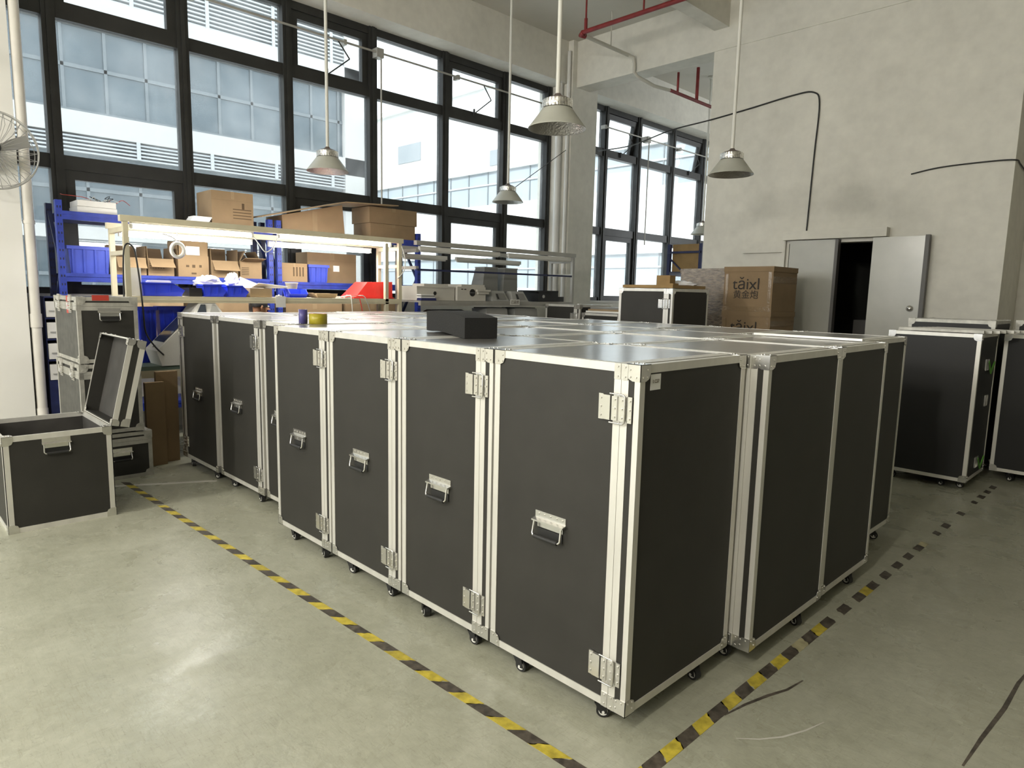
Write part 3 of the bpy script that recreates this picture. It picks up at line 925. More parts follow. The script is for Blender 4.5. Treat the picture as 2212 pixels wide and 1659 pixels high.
flight_case(0.03, 5.86, 0.75, 0.62, 1.27, 'flight case behind the rightmost one, near the wall recess', front=False, seam=False, lam='lam_dim', top_only=True, alu='alu_worn')

# stack of cases at left
GS = 'old flight cases stacked at the left'
def old_case(x0, y0, w, d, z0, h, lidh, label, handle_z=None, extras=None):
    root = thing('flight_case', label, 'flight case', (x0, y0, z0), 0, GS)
    zl = h - lidh
    part_box(root, 'body', 'lam', E_, w - E_, 0.006, d - E_, E_, zl - 0.001)
    part_box(root, 'lid', 'lam', E_, w - E_, 0.006, d - E_, zl + 0.001, h - E_)
    part_box(root, 'side_panel', 'lam_worn', T, w - T, 0.002, 0.008, T, zl - T)
    for a, b in ((0, T), (w - T, w)):
        for ya, yb in ((0, T), (d - T, d)):
            part_box(root, 'edge_trim', 'alu_worn', a, b, ya, yb, T, h - T)
    for za in (0, zl - T, zl + 0.001, h - T):
        for ya, yb in ((0, T), (d - T, d)):
            part_box(root, 'edge_trim', 'alu_worn', 0, w, ya, yb, za, za + T)
        for a, b in ((0, T), (w - T, w)):
            part_box(root, 'edge_trim', 'alu_worn', a, b, T, d - T, za, za + T)
    for sx in (1, -1):
        for sy in (1, -1):
            for sz in (1, -1):
                obj('corner_bracket', corner_mesh(sx, sy, sz, 'alu_worn', 0.06), root, (0 if sx > 0 else w, 0 if sy > 0 else d, 0 if sz > 0 else h))
    if handle_z:
        add_handle(root, (w - E_, d * 0.52, handle_z), PI / 2)
    pl, rg = latch_meshes(False)
    for k in (0.25, 0.75):
        l = obj('latch', pl, root, (w * k, 0, zl), (0, PI / 2, 0))
        obj('ring', rg, l)
    return root
s1 = old_case(-5.22, -0.60, 0.74, 0.40, 0.912, 0.485, 0.07, 'topmost old flight case of the left stack, with red stickers', 0.36)
MB().box(0.43, 0.49, -0.002, 0.001, 0.36, 0.49).build('red_sticker', 'stickred', s1)
MB().box(0.738, 0.742, 0.10, 0.21, 0.46, 0.50).build('red_sticker', 'stickred', s1)
old_case(-5.22, -0.61, 0.745, 0.41, 0.371, 0.53, 0.08, 'middle old flight case of the left stack, with dangling latches', None)
old_case(-5.2, -0.60, 0.72, 0.455, 0.0, 0.36, 0.07, 'bottom old flight case of the left stack, standing on the floor', 0.2)

# open case
oc = thing('open_flight_case', 'open black flight case on the floor at left with its lid tipped back', 'flight case', (-4.30, -1.20, 0))
w_, d_, h_ = 0.70, 0.57, 0.59
th = 0.012
MB().box(0.003, w_ - 0.003, 0.003, d_ - 0.003, 0.003, 0.02).build('bottom_panel', 'lam', oc)
MB().box(0.003, w_ - 0.003, 0.003, th, 0.02, h_ - 0.003).build('side_panel', 'lam', oc)
MB().box(0.003, w_ - 0.003, d_ - th, d_ - 0.003, 0.02, h_ - 0.003).build('side_panel', 'lam', oc)
MB().box(0.003, th, th, d_ - th, 0.02, h_ - 0.003).build('end_panel', 'lam', oc)
MB().box(w_ - th, w_ - 0.003, th, d_ - th, 0.02, h_ - 0.003).build('end_panel', 'lam', oc)
MB().box(th, w_ - th, th, th + 0.006, 0.02, h_ - 0.03).box(th, w_ - th, d_ - th - 0.006, d_ - th, 0.02, h_ - 0.03).box(th, th + 0.006, th, d_ - th, 0.02, h_ - 0.03).box(w_ - th - 0.006, w_ - th, th, d_ - th, 0.02, h_ - 0.03).box(th, w_ - th, th, d_ - th, 0.02, 0.026).build('lining', 'felt', oc)
T2 = 0.032
for a, b in ((0, T2), (w_ - T2, w_)):
    for ya, yb in ((0, T2), (d_ - T2, d_)):
        # L-shaped corner profile
        MB().box(a, b, ya if ya == 0 else d_ - 0.004, 0.004 if ya == 0 else d_, T2, h_ - T2).box(a if a == 0 else w_ - 0.004, 0.004 if a == 0 else w_, ya, yb, T2, h_ - T2).build('edge_trim', 'alu', oc)
for za in (0.0, h_ - T2):
    ztop = za + T2
    for ya in (0, d_ - 0.016):
        MB().box(0, w_, ya if za else ya, ya + 0.016, za, ztop).build('edge_trim', 'alu', oc)
    for xa in (0, w_ - 0.016):
        MB().box(xa, xa + 0.016, 0.016, d_ - 0.016, za, ztop).build('edge_trim', 'alu', oc)
for sx in (1, -1):
    for sy in (1, -1):
        for sz in (1, -1):
            obj('corner_bracket', corner_mesh(sx, sy, sz), oc, (0 if sx > 0 else w_, 0 if sy > 0 else d_, 0 if sz > 0 else h_))
add_handle(oc, (w_, d_ * 0.47, h_ - 0.075), PI / 2)
# lid: local frame, hinge along x at origin; u = away from hinge, t = thickness
lid = obj('lid', None, oc, (0, d_, h_ + 0.004), (-0.23, 0, 0))
lw, ll, lt = w_, 0.57, 0.105
MB().box(0.003, lw - 0.003, lt - 0.012, lt - 0.003, 0.003, ll - 0.003).build('lid_panel', 'lam', lid)
MB().box(0.003, lw - 0.003, 0.004, lt - 0.012, 0.003, 0.012).box(0.003, lw - 0.003, 0.004, lt - 0.012, ll - 0.012, ll - 0.003).box(0.003, 0.012, 0.004, lt - 0.012, 0.012, ll - 0.012).box(lw - 0.012, lw - 0.003, 0.004, lt - 0.012, 0.012, ll - 0.012).build('lid_frame', 'lam', lid)
MB().box(0.012, lw - 0.012, lt - 0.018, lt - 0.012, 0.012, ll - 0.012).build('lid_lining', 'felt', lid)
tr = MB()
for ya in (0, lt - T2):
    tr.box(0, lw, ya, ya + T2, 0, 0.006).box(0, lw, ya, ya + T2, ll - 0.006, ll)
    tr.box(0, 0.006, ya, ya + T2, 0.006, ll - 0.006).box(lw - 0.006, lw, ya, ya + T2, 0.006, ll - 0.006)
tr.box(0.006, lw - 0.006, lt - 0.004, lt, 0.0, T2).box(0.006, lw - 0.006, lt - 0.004, lt, ll - T2, ll)
tr.build('edge_trim', 'alu', lid)
for sx in (1, -1):
    for sz in (1, -1):
        obj('corner_bracket', corner_mesh(sx, -1, sz), lid, (0 if sx > 0 else lw, lt, 0 if sz > 0 else ll))
        obj('corner_bracket', corner_mesh(sx, 1, sz, 'zinc', 0.045), lid, (0 if sx > 0 else lw, 0, 0 if sz > 0 else ll))

# ------------------------------------------------------------------ things on the block
fm = MB()
ZT = CH + 1.2
n = 12
V, F = [], []
for i in range(n + 1):
    t = i / n
    x = 0.60 * t
    lift = 0.020 * max(0.0, math.sin(PI * min(1.0, t * 1.15))) * t + 0.006 * t
    topz = 0.098 + 0.016 * math.sin(PI * t) + 0.012 * t
    for (yy, zz) in ((0, lift), (-0.165, lift), (-0.165, topz), (0, topz)):
        V.append((x, yy, zz))
for i in range(n):
    a = i * 4
    F += [(a, a + 1, a + 5, a + 4), (a + 1, a + 2, a + 6, a + 5), (a + 2, a + 3, a + 7, a + 6), (a + 3, a, a + 4, a + 7)]
F += [(0, 3, 2, 1), (n * 4, n * 4 + 1, n * 4 + 2, n * 4 + 3)]
fm.add(V, F)
fo = fm.build('foam_block', 'foam', None, (-1.187, 0.28, ZT + 0.0005))
fo.rotation_euler = (0, 0, math.radians(160))
tag(fo, 'black foam block lying on top of the flight cases', 'foam block')
def tape_roll(x, y, r, ri, h, m1, m2, label, rz=0.0, tilt=None):
    o = thing('tape_roll', label, 'tape roll', (x, y, ZT + 0.001))
    ring = MB().lathe([(ri, 0), (r, 0), (r, h), (ri, h), (ri, 0)], 32)
    b = ring.build('tape', m1, o)
    MB().lathe([(ri - 0.004, 0), (ri, 0), (ri, h), (ri - 0.004, h), (ri - 0.004, 0)], 24).build('core', 'card', o)
    if m2:
        MB().lathe([(ri + 0.002, h), (r - 0.001, h + 0.0008)], 32).build('tape_face', m2, o)
    return o
tape_roll(-2.622, 0.305, 0.055, 0.030, 0.064, 'olive', 'orange', 'olive yellow tape roll with an orange end on the flight cases')
tape_roll(-2.690, 0.240, 0.027, 0.014, 0.088, 'violet', None, 'small blue-violet tape roll standing beside the yellow one')
# profile lying on the right rows of the block
tag(MB().box(0, 0.60, 0, 0.03, 0, 0.012).build('aluminium_strip', 'alu', None, (-0.62, 2.03, ZT + 0.006)), 'aluminium strip lying on the right side of the block near its far corner', 'metal strip')

# strips on the far right case
for k in range(9):
    o = MB().box(0, 0.60 + 0.02 * (k % 3), 0, 0.034, 0, 0.022).build('aluminium_strip', 'alu_worn', None, (-0.55 + 0.02 * k, 4.50 + 0.058 * k, ZT - 0.02 + 0.006))
    o.rotation_euler = (0, 0, random.uniform(-0.02, 0.02))
    tag(o, 'dull aluminium strip on the case with green straps, %s of nine from the front' % ['first', 'second', 'third', 'fourth', 'fifth', 'sixth', 'seventh', 'eighth', 'last'][k], 'metal strip', 'aluminium strips lying on the case across the aisle')
# boards and sheets on the low cases by the pillar
for k in range(3):
    o = MB().box(0, 0.58, 0, 0.45, 0, 0.022).build('flat_board', ['white', 'card2', 'grey'][k], None, (-4.30 + 0.02 * k, 4.95 + 0.02 * k, CH + 1.19 + 0.006 + 0.023 * k))
    tag(o, ['white board lowest on the low case by the pillar', 'pale card sheet in the middle of the boards by the pillar', 'grey board topmost on the low case by the pillar'][k], 'board')
# items on the tall case
o = MB().box(0, 0.60, 0, 0.62, 0, 0.03).build('brown_panel', 'card3', None, (-3.03, 3.99, CH + 1.495 + 0.006))
tag(o, 'flat brown panel on top of the taller lone case', 'board')
o = MB().box(0, 0.16, 0, 0.10, 0, 0.10).box(0.16, 0.20, 0, 0.1, 0, 0.02).build('small_carton', 'card3', None, (-2.76, 4.2, CH + 1.495 + 0.037))
tag(o, 'small ochre carton on the taller lone case', 'carton')
def crumple(name, label, cat, loc, sx, sy, sz, m='bag', seed=1, nu=14, nv=9):
    rnd = random.Random(seed)
    V, F = [], []
    for j in range(nv + 1):
        ph = PI / 2 * j / nv
        for i in range(nu):
            a = 2 * PI * i / nu
            k = 1 + rnd.uniform(-.22, .22)
            V.append((sx * k * math.cos(a) * math.cos(ph), sy * k * math.sin(a) * math.cos(ph), max(0.0, sz * math.sin(ph) * (1 + rnd.uniform(-.2, .2)))))
    for j in range(nv):
        for i in range(nu):
            F.append((j * nu + i, j * nu + (i + 1) % nu, (j + 1) * nu + (i + 1) % nu, (j + 1) * nu + i))
    F.append(tuple(reversed(range(nu))))
    for i in range(nu):
        V[i] = (V[i][0], V[i][1], 0.0)
    o = MB().add(V, F).build(name, m, None, loc)
    return tag(o, label, cat)
crumple('plastic_bag', 'crumpled clear plastic on the taller lone case', 'plastic bag', (-2.62, 4.45, CH + 1.495 + 0.037), 0.17, 0.09, 0.05, seed=3)

# cardboard leaning between stack and block
cb = thing('cardboard_sheet', 'tall folded cardboard standing between the left stack and the block', 'cardboard', (-4.80, -0.10, 0))
MB().box(0, 0.05, 0, 0.145, 0, 0.70).build('folded_panel', 'card', cb)
cb2 = MB().box(0, 0.04, 0, 0.17, 0, 0.78).build('cardboard_sheet', 'card', None, (-4.87, 0.0, 0))
cb2.rotation_euler = (0, 0.03, 0)
tag(cb2, 'taller cardboard sheet standing behind the folded one', 'cardboard')

# ------------------------------------------------------------------ printed text helper
def text_mesh(body, size, m, name='print'):
    cu = bpy.data.curves.new(name, 'FONT')
    cu.body = body
    cu.size = size
    cu.align_x = 'CENTER'
    cu.align_y = 'CENTER'
    cu.extrude = 0.0004
    cu.resolution_u = 4
    t = bpy.data.objects.new(name, cu)
    COL.objects.link(t)
    dg = bpy.context.evaluated_depsgraph_get()
    me = bpy.data.meshes.new_from_object(t.evaluated_get(dg))
    bpy.data.objects.remove(t)
    me.materials.clear()
    me.materials.append(MT[m])
    return me
r_, wn_ = NEAR
obj('printed_number', text_mesh('1.CS7', 0.016, 'ink2'), r_, (wn_ - E_ + 0.002, 0.089, 1.218), (PI / 2, 0, PI / 2))

# ------------------------------------------------------------------ wrapped cartons
def wrapped(x, y, z, w, d, h, label, m, printed=False, low=False):
    r = thing('wrapped_carton', label, 'carton', (x, y, z), 0, 'wrapped cartons stacked by the rear wall')
    MB().box(0, w, 0, d, 0, h - 0.055).build('box', m, r)
    MB().box(-0.006, w + 0.006, -0.006, d + 0.006, h - 0.055, h).build('lid_cap', 'wrap' if m == 'wrap' else 'card', r)
    if m != 'wrap':
        MB().box(w - 0.05, w - 0.015, -0.003, -0.0005, 0.03, h - 0.06).build('clear_tape', 'clear', r)
        MB().box(0.02, 0.05, -0.003, -0.0005, 0.05, h - 0.08).build('clear_tape', 'clear', r)
        MB().box(-0.002, w + 0.002, -0.002, -0.0004, 0.0, 0.05).build('clear_tape', 'clear', r)
        MB().box(w + 0.0004, w + 0.002, 0.0, d, h * 0.64, h * 0.78).build('clear_tape', 'clear', r)
    if printed:
        obj('printed_name', text_mesh('t\u01ceixl', 0.175, 'ink'), r, (w * 0.47, -0.004, h * 0.60), (PI / 2, 0, 0))
        obj('printed_characters', text_mesh('\u9ec4\u91d1\u70ae', 0.098, 'ink'), r, (w * 0.47, -0.004, h * 0.36), (PI / 2, 0, 0))
    return r
hs = [0.45, 0.45, 0.45]
zz = 0
for i, h in enumerate(hs):
    lab = ['lowest taped carton of the right stack by the rear wall', 'second lowest taped carton of the right stack by the rear wall', 'taped carton with clear film directly under the lettered top carton'][i]
    wrapped(-2.595, 5.30, zz, 0.565, 0.60, h, lab, 'card', printed=(i == 2))
    lab = ['lowest shrink-wrapped carton of the left stack by the rear wall', 'second lowest shrink-wrapped carton of the left stack by the rear wall', 'shrink-wrapped carton second from the top of the left stack'][i]
    wrapped(-3.175, 5.33, zz, 0.565, 0.60, h, lab, 'wrap')
    zz += h + 0.001
wrapped(-2.595, 5.30, zz, 0.565, 0.60, 0.485, 'top taped carton printed with large dark lettering', 'card', printed=True)
wrapped(-3.175, 5.33, zz, 0.565, 0.60, 0.47, 'shiny shrink-wrapped carton on top of the left stack', 'wrap')

# ------------------------------------------------------------------ blue racks
def rack(label, x0, x1, y0, y1, h, shelves, m='blue', m2='navy'):
    r = thing('storage_rack', label, 'rack', (x0, y0, 0))
    W, L = x1 - x0, y1 - y0
    for yy in (0, L - 0.05):
        for xx, mm in ((0, m2), (W - 0.06, m)):
            po = MB().box(xx, xx + 0.06, yy, yy + 0.05, 0, h).build('post', mm, r)
            hol = MB()
            for k in range(int(h / 0.075)):
                z = 0.05 + k * 0.075
                hol.box(xx + 0.0602, xx + 0.061, yy + 0.010, yy + 0.018, z, z + 0.02).box(xx + 0.0602, xx + 0.061, yy + 0.032, yy + 0.040, z, z + 0.02)
            tag(hol.build('slots', 'black', po), kind='stuff')
        z = 0.15
        sgn = 1
        while z + 0.5 < h:
            a, b = (0.05, W - 0.05) if sgn > 0 else (W - 0.05, 0.05)
            MB().bar((a, yy + 0.025, z), (b, yy + 0.025, z + 0.5), 0.03, 0.02).build('brace', m2, r)
            z += 0.5
            sgn = -sgn
    for z in shelves:
        for xx, mm in ((0.0, m2), (W - 0.045, m)):
            MB().box(xx, xx + 0.045, 0.05, L - 0.05, z - 0.075, z - 0.045).box(xx + 0.006, xx + 0.039, 0.05, L - 0.05, z - 0.045, z - 0.03).box(xx, xx + 0.045, 0.05, L - 0.05, z - 0.03, z - 0.004).build('beam', mm, r)
        MB().box(0.01, W - 0.01, 0.05, L - 0.05, z - 0.004, z).build('shelf_board', m, r)
    return r
rack('blue steel storage rack behind the left half of the lit workbench', -6.36, -5.90, -0.42, 1.555, 2.22, (0.35, 0.95, 1.585, 2.13))
rack('blue steel storage rack behind the right half of the lit workbench', -6.36, -5.90, 1.60, 3.53, 2.22, (0.35, 0.95, 1.565, 2.13))
rk = rack('small dark blue rack in the far bay beside the wall edge', -5.50, -4.82, 8.6, 9.3, 2.40, (0.8, 1.93), 'navy', 'navy')

MB().box(0.02, 0.66, -0.022, -0.002, 2.24, 2.275).build('crossbar', 'navy', rk)
def flat_carton(name, label, x, y, z, w, d, h, m='card', flaps=False, tape=True, mark=None, group=None, cat='carton', flapang=(0.5, 0.9, 2.0, 1.2), rz=0.0):
    """carton; local x depth d (towards -x from front at 0), y width w"""
    r = thing(name, label, cat, (x, y, z), rz, group)
    if not flaps:
        MB().box(-d, 0, 0, w, 0, h).build('box', m, r)
        if tape:
            MB().box(-d, 0.0012, w * 0.46, w * 0.54, h, h + 0.0012).box(0, 0.0012, w * 0.46, w * 0.54, h * 0.78, h).build('packing_tape', 'card2' if m == 'card' else 'card', r)
            MB().box(0, 0.0006, 0.0, w, h * 0.73, h * 0.735).build('flap_seam', 'cardin', r)
    else:
        t = 0.005
        MB().box(-t, 0, 0, w, 0, h).build('front_panel', m, r)
        MB().box(-d, -d + t, 0, w, 0, h).build('back_panel', m, r)
        MB().box(-d + t, -t, 0, t, 0, h).build('side_panel', m, r)
        MB().box(-d + t, -t, w - t, w, 0, h).build('side_panel', m, r)
        MB().box(-d + t, -t, t, w - t, 0, t).build('bottom_panel', 'cardin', r)
        fw_ = min(d * 0.5, h * 0.75)
        a, b, c, e = flapang
        fl_ = obj('flap', MB().box(0, 0.004, 0.01, w - 0.01, 0, fw_).mesh('flap', m), r, (-0.002, 0, h), (0, a, 0))
        obj('flap', MB().box(-0.004, 0, 0.01, w - 0.01, 0, fw_).mesh('flap', 'cardin'), r, (-d + 0.002, 0, h), (0, -b, 0))
        obj('flap', MB().box(-d + 0.01, -0.01, 0, 0.004, 0, fw_ * 0.9).mesh('flap', m), r, (0, 0.002, h), (c, 0, 0))
        obj('flap', MB().box(-d + 0.01, -0.01, -0.004, 0, 0, fw_ * 0.9).mesh('flap', 'cardin'), r, (0, w - 0.002, h), (-e, 0, 0))
    if mark:
        mk = MB()
        for (a0, a1, b0, b1) in mark:
            mk.box(0.0003, 0.0012, w * a0, w * a1, h * b0, h * b1)
        mk.build('printed_marks', 'ink2', r)
    return r
GC = 'cardboard cartons on the blue racks'
XS = -5.93
Z1 = 1.586
L3 = [(0.06 + .1 * k, 0.13 + .1 * k, z, z + .035) for k in range(6) for z in (.42, .55, .68)]
flat_carton('open_carton', 'open carton with raised flaps behind the left lamp posts of the bench', XS, 0.03, Z1, 0.265, 0.30, 0.165, flaps=True, group=GC, flapang=(2.5, 0.25, 0.1, 0.05))
flat_carton('open_carton', 'wide low open carton with printed lines, second on the middle shelf', XS, 0.31, Z1, 0.235, 0.30, 0.165, flaps=True, group=GC, flapang=(2.3, 0.5, 0.06, 0.06), mark=L3)
c3 = flat_carton('tall_carton', 'tall carton with a white label, middle of the left shelf', XS, 0.585, Z1, 0.295, 0.30, 0.21, flaps=True, group=GC, flapang=(0.03, 0.1, 0.03, 0.03), mark=[(.25, .35, .45, .55), (.45, .55, .43, .57), (.68, .76, .45, .57), (.42, .58, .12, .2)])
MB().box(0.010, 0.012, 0.075, 0.205, 0.215, 0.30).build('white_label', 'paper', c3)
flat_carton('open_carton', 'open carton with its front flap hanging, fourth on the left shelf', XS, 0.905, Z1, 0.275, 0.30, 0.175, flaps=True, group=GC, flapang=(2.45, 0.1, 0.03, 0.05), mark=[(.1, .8, .55, .6), (.1, .7, .4, .45)])
flat_carton('open_carton', 'open carton beside the middle blue posts, fifth on the left shelf', XS, 1.20, Z1, 0.235, 0.30, 0.18, m='card', flaps=True, group=GC, flapang=(1.35, 0.9, -0.5, -0.5), mark=[(.08, .4, .2 + .1 * k, .24 + .1 * k) for k in range(5)])
Z2 = 1.566
flat_carton('carton', 'printed carton just right of the middle blue posts', XS, 1.655, Z2, 0.31, 0.30, 0.205, group=GC, mark=[(.45 + .12 * k, .5 + .12 * k, .3, .8) for k in range(4)])
flat_carton('carton', 'large brown carton with a small white label on the right shelf', -6.05, 2.03, Z2, 0.64, 0.28, 0.345, group=GC)
tag(MB().box(0, 0.002, 0, 0.08, 0, 0.07).build('paper_label', 'paper', None, (-6.0485, 2.36, 1.70)), 'small white label on the large brown carton', 'label')
cJ = -5.93
flat_carton('carton', 'carton with worn top edges on the top shelf of the left rack', cJ, 0.93, 2.131, 0.43, 0.40, 0.335, group=GC, mark=[(.5, .95, .2 + .09 * k, .225 + .09 * k) for k in range(4)] + [(.72, .78, .5, .68)])
wc = thing('carton', 'wide crushed brown carton under the flattened sheet on the top shelf', 'carton', (cJ, 1.68, 2.131), 0, GC)
MB().hexa([(-0.40, 0, 0), (0, 0, 0), (0, 0.77, 0), (-0.40, 0.77, 0), (-0.40, 0, 0.155), (0, 0, 0.155), (0, 0.74, 0.335), (-0.40, 0.74, 0.335)]).build('box', 'card', wc)
MB().box(0, 0.0012, 0.36, 0.42, 0.0, 0.23).build('packing_tape', 'card2', wc)
flat_carton('carton', 'two-step carton at the right end of the top shelf', cJ, 2.80, 2.131, 0.66, 0.38, 0.17, group=GC)
flat_carton('carton', 'upper carton stacked at the right end of the top shelf', cJ + 0.012, 2.78, 2.303, 0.70, 0.40, 0.19, group=GC)
for a, b, nm in ((0.05, 0.62, 'left'), (0.70, 1.28, 'middle'), (1.70, 2.4, 'right'), (2.45, 3.2, 'far right')):
    flat_carton('carton', 'brown carton on the lower rack shelf below the bench edge, %s one' % nm, XS, a, 0.951, b - a, 0.36, 0.40, group=GC, m='card2' if a < 0.5 else 'card')
flat_carton('carton', 'carton on the small far rack under the crossbar', -4.90, 8.68, 1.931, 0.54, 0.54, 0.47, m='card3', group=GC)
# flattened sheet draped on the top shelf cartons
sh = MB()
sh.slab([(-5.84, 1.42, 2.235), (-5.84, 2.42, 2.488), (-6.34, 2.42, 2.49), (-6.34, 1.42, 2.24)], 0.012)
sh.slab([(-5.84, 2.42, 2.488), (-5.80, 3.12, 2.515), (-6.30, 3.12, 2.52), (-6.34, 2.42, 2.49)], 0.012)
for i, p in enumerate(sh.v):
    sh.v[i] = (p[0] + 5.84, p[1] - 1.42, p[2] - 2.235)
ob = sh.build('flattened_carton', 'card2', None, (-5.84, 1.42, 2.235))
tag(ob, 'flattened cardboard sheet bent over the top shelf cartons', 'cardboard')
# books / leaflets
for k in range(4):
    o = MB().box(0, 0.15, 0, 0.18, 0, 0.014).build('leaflet_stack', 'paper', None, (-6.08 + 0.005 * k, 0.72 + 0.008 * k, 2.1315 + 0.0145 * k))
    tag(o, 'leaflet pile beside the worn carton on the top shelf, layer %s from the bottom' % ['first', 'second', 'third', 'fourth'][k], 'paper', 'leaflets on the top shelf')
# polystyrene box with cables
pb = thing('foam_box', 'white foam box with tangled cables on top of the left rack', 'box', (-5.97, -0.24, 2.1315))
MB().box(-0.30, 0, 0, 0.32, 0, 0.055).build('lower_tray', 'white', pb)
MB().box(-0.295, -0.005, 0.005, 0.315, 0.058, 0.11).build('upper_tray', 'white', pb)
rnd = random.Random(5)
for k in range(6):
    p = [(rnd.uniform(-.25, 0), rnd.uniform(.02, .3), 0.112)]
    for q in range(5):
        p.append((p[-1][0] + rnd.uniform(-.07, .07), p[-1][1] + rnd.uniform(-.09, .09), 0.118 + rnd.uniform(0, .045)))
    MB().tube(smooth(p, 4), 0.003, 5).build('cable_end', ['cable', 'stickred', 'wcable'][k % 3], pb)

# ------------------------------------------------------------------ plastic bins
def bin_mesh(m, L, W, H, front_cut=0.45, lip=0.012):
    """open-front stacking bin; local y = length (front at y=0), x width, z height"""
    t = 0.006
    def fn():
        mb = MB()
        mb.box(-W / 2 * 0.88, W / 2 * 0.88, 0.02, L, 0, t)
        for s_ in (-1, 1):
            a, b = s_ * W / 2 * 0.88, s_ * W / 2
            P = [(a, 0.03, 0), (a, L - 0.01, 0), (b, L, H), (b, L * 0.30, H), (b * 0.98, 0.0, H * front_cut)]
            Q = [(x - s_ * t, y, z) for x, y, z in P]
            k = len(P)
            mb.add(P + Q, [tuple(range(k)), tuple(range(k, 2 * k))] + [(i, (i + 1) % k, k + (i + 1) % k, k + i) for i in range(k)])
            mb.box(b - s_ * 0.004, b + s_ * lip, L * 0.30, L, H - 0.012, H)
            for yy in (0.35, 0.7):
                mb.hexa([(a, L * yy, 0.01), (a + s_ * 0.004, L * yy, 0.01), (a + s_ * 0.004, L * yy + 0.012, 0.01), (a, L * yy + 0.012, 0.01), (b, L * yy, H - .02), (b + s_ * 0.006, L * yy, H - .02), (b + s_ * 0.006, L * yy + 0.012, H - .02), (b, L * yy + 0.012, H - .02)])
        mb.hexa([(-W / 2 * .88, 0.03, 0), (W / 2 * .88, 0.03, 0), (W / 2 * .88, 0.036, 0), (-W / 2 * .88, 0.036, 0), (-W / 2, 0, H * front_cut), (W / 2, 0, H * front_cut), (W / 2, 0.006, H * front_cut), (-W / 2, 0.006, H * front_cut)])
        mb.hexa([(-W / 2 * .88, L - .016, 0), (W / 2 * .88, L - .016, 0), (W / 2 * .88, L - .01, 0), (-W / 2 * .88, L - .01, 0), (-W / 2, L - .006, H), (W / 2, L - .006, H), (W / 2, L, H), (-W / 2, L, H)])
        mb.box(-W / 2 - lip, W / 2 + lip, L - 0.004, L + lip, H - 0.014, H)
        return mb.mesh('bin', m)
    return cached(('bin', m, L, W, H), fn)
def pbin(label, x, y, z, L, W, H, rz, m='bin', cat='bin', rest=0.0, roll=0.0):
    r = thing('plastic_bin', label, cat, (x, y, z), rz, 'plastic bins around the workbench')
    s = obj('shell', bin_mesh(m, L, W, H), r)
    if roll:
        s.rotation_euler = (roll, 0, 0)
    return r
ZB = 1.402
pbin('blue plastic bin with a white tray in it at the left of the bench shelf', -5.20, 0.36, ZB, 0.34, 0.20, 0.115, PI, cat='bin')
tag(MB().box(0, 0.12, 0, 0.17, 0, 0.03).box(0.008, 0.112, 0.008, 0.162, 0.03, 0.034).build('white_tray', 'white', None, (-5.26, 0.09, ZB + 0.10)), 'white tray sitting in the left blue bin', 'tray')
pbin('blue plastic bin holding a crumpled white bag on the bench shelf', -5.18, 0.715, ZB, 0.20, 0.20, 0.11, PI)
pbin('blue plastic bin next to the small carton on the bench shelf', -5.18, 0.925, ZB, 0.20, 0.20, 0.105, PI)
pbin('small blue plastic bin alone in the middle of the bench shelf', -5.16, 1.47, ZB, 0.16, 0.20, 0.085, PI / 2)
tag(MB().box(-0.10, 0.10, -0.055, 0.055, 0, 0.075).build('black_box', 'black', None, (-5.20, 0.45, ZB)), 'small black box between the blue bins on the bench shelf', 'box')
rb = thing('red_bin', 'large red plastic bin lying tipped over at the right of the bench shelf', 'bin', (-5.275, 2.34, ZB + 0.0))
me = MB()
me.hexa([(-0.16, -0.26, 0.0), (0.16, -0.26, 0.0), (0.16, 0.22, 0.0), (-0.16, 0.22, 0.0), (-0.125, -0.08, 0.175), (0.125, -0.08, 0.175), (0.125, 0.24, 0.185), (-0.125, 0.24, 0.185)])
me.build('shell', 'redbin', rb)
MB().box(-0.172, 0.172, -0.275, 0.23, 0.0, 0.014).build('rim', 'redbin', rb)
MB().hexa([(0.15, 0.0, 0.03), (0.156, 0.0, 0.03), (0.156, 0.012, 0.03), (0.15, 0.012, 0.03), (0.124, 0.02, 0.16), (0.13, 0.02, 0.16), (0.13, 0.03, 0.16), (0.124, 0.03, 0.16)]).build('rib', 'redbin', rb)
# big blue tote on rack, small blue tote, blue totes under the bench
def tote(label, x, y, z, w, d, h, m='bin2'):
    r = thing('plastic_tote', label, 'tote', (x, y, z), 0, 'blue totes')
    MB().hexa([(-d + .015, 0.015, 0), (-0.015, 0.015, 0), (-0.015, w - .015, 0), (-d + .015, w - .015, 0), (-d, 0, h - .03), (0, 0, h - .03), (0, w, h - .03), (-d, w, h - .03)]).build('shell', m, r)
    MB().box(-d - .01, 0.012, -0.012, w + .012, h - .03, h).build('rim', m, r)
    for k in range(4):
        y_ = w * (0.08 + 0.27 * k)
        MB().hexa([(-0.014, y_, 0.01), (-0.004, y_, 0.01), (-0.004, y_ + 0.014, 0.01), (-0.014, y_ + 0.014, 0.01), (0, y_, h - .03), (0.011, y_, h - .03), (0.011, y_ + 0.014, h - .03), (0, y_ + 0.014, h - .03)]).build('rib', m, r)
    return r
tote('ribbed blue tote on the middle shelf at the far left of the rack', -5.93, -0.34, Z1 + 0.0, 0.33, 0.36, 0.245)
tote('square blue tote between the cartons on the right rack shelf', -5.92, 1.985, Z2, 0.235, 0.10, 0.20)
tote('blue tote under the bench shelf beside the kiosk', -5.365, 0.05, 0.8005, 0.14, 0.12, 0.50, 'bin')
tote('larger blue tote under the bench shelf beside the kiosk', -5.365, 0.22, 0.8005, 0.32, 0.12, 0.505, 'bin')

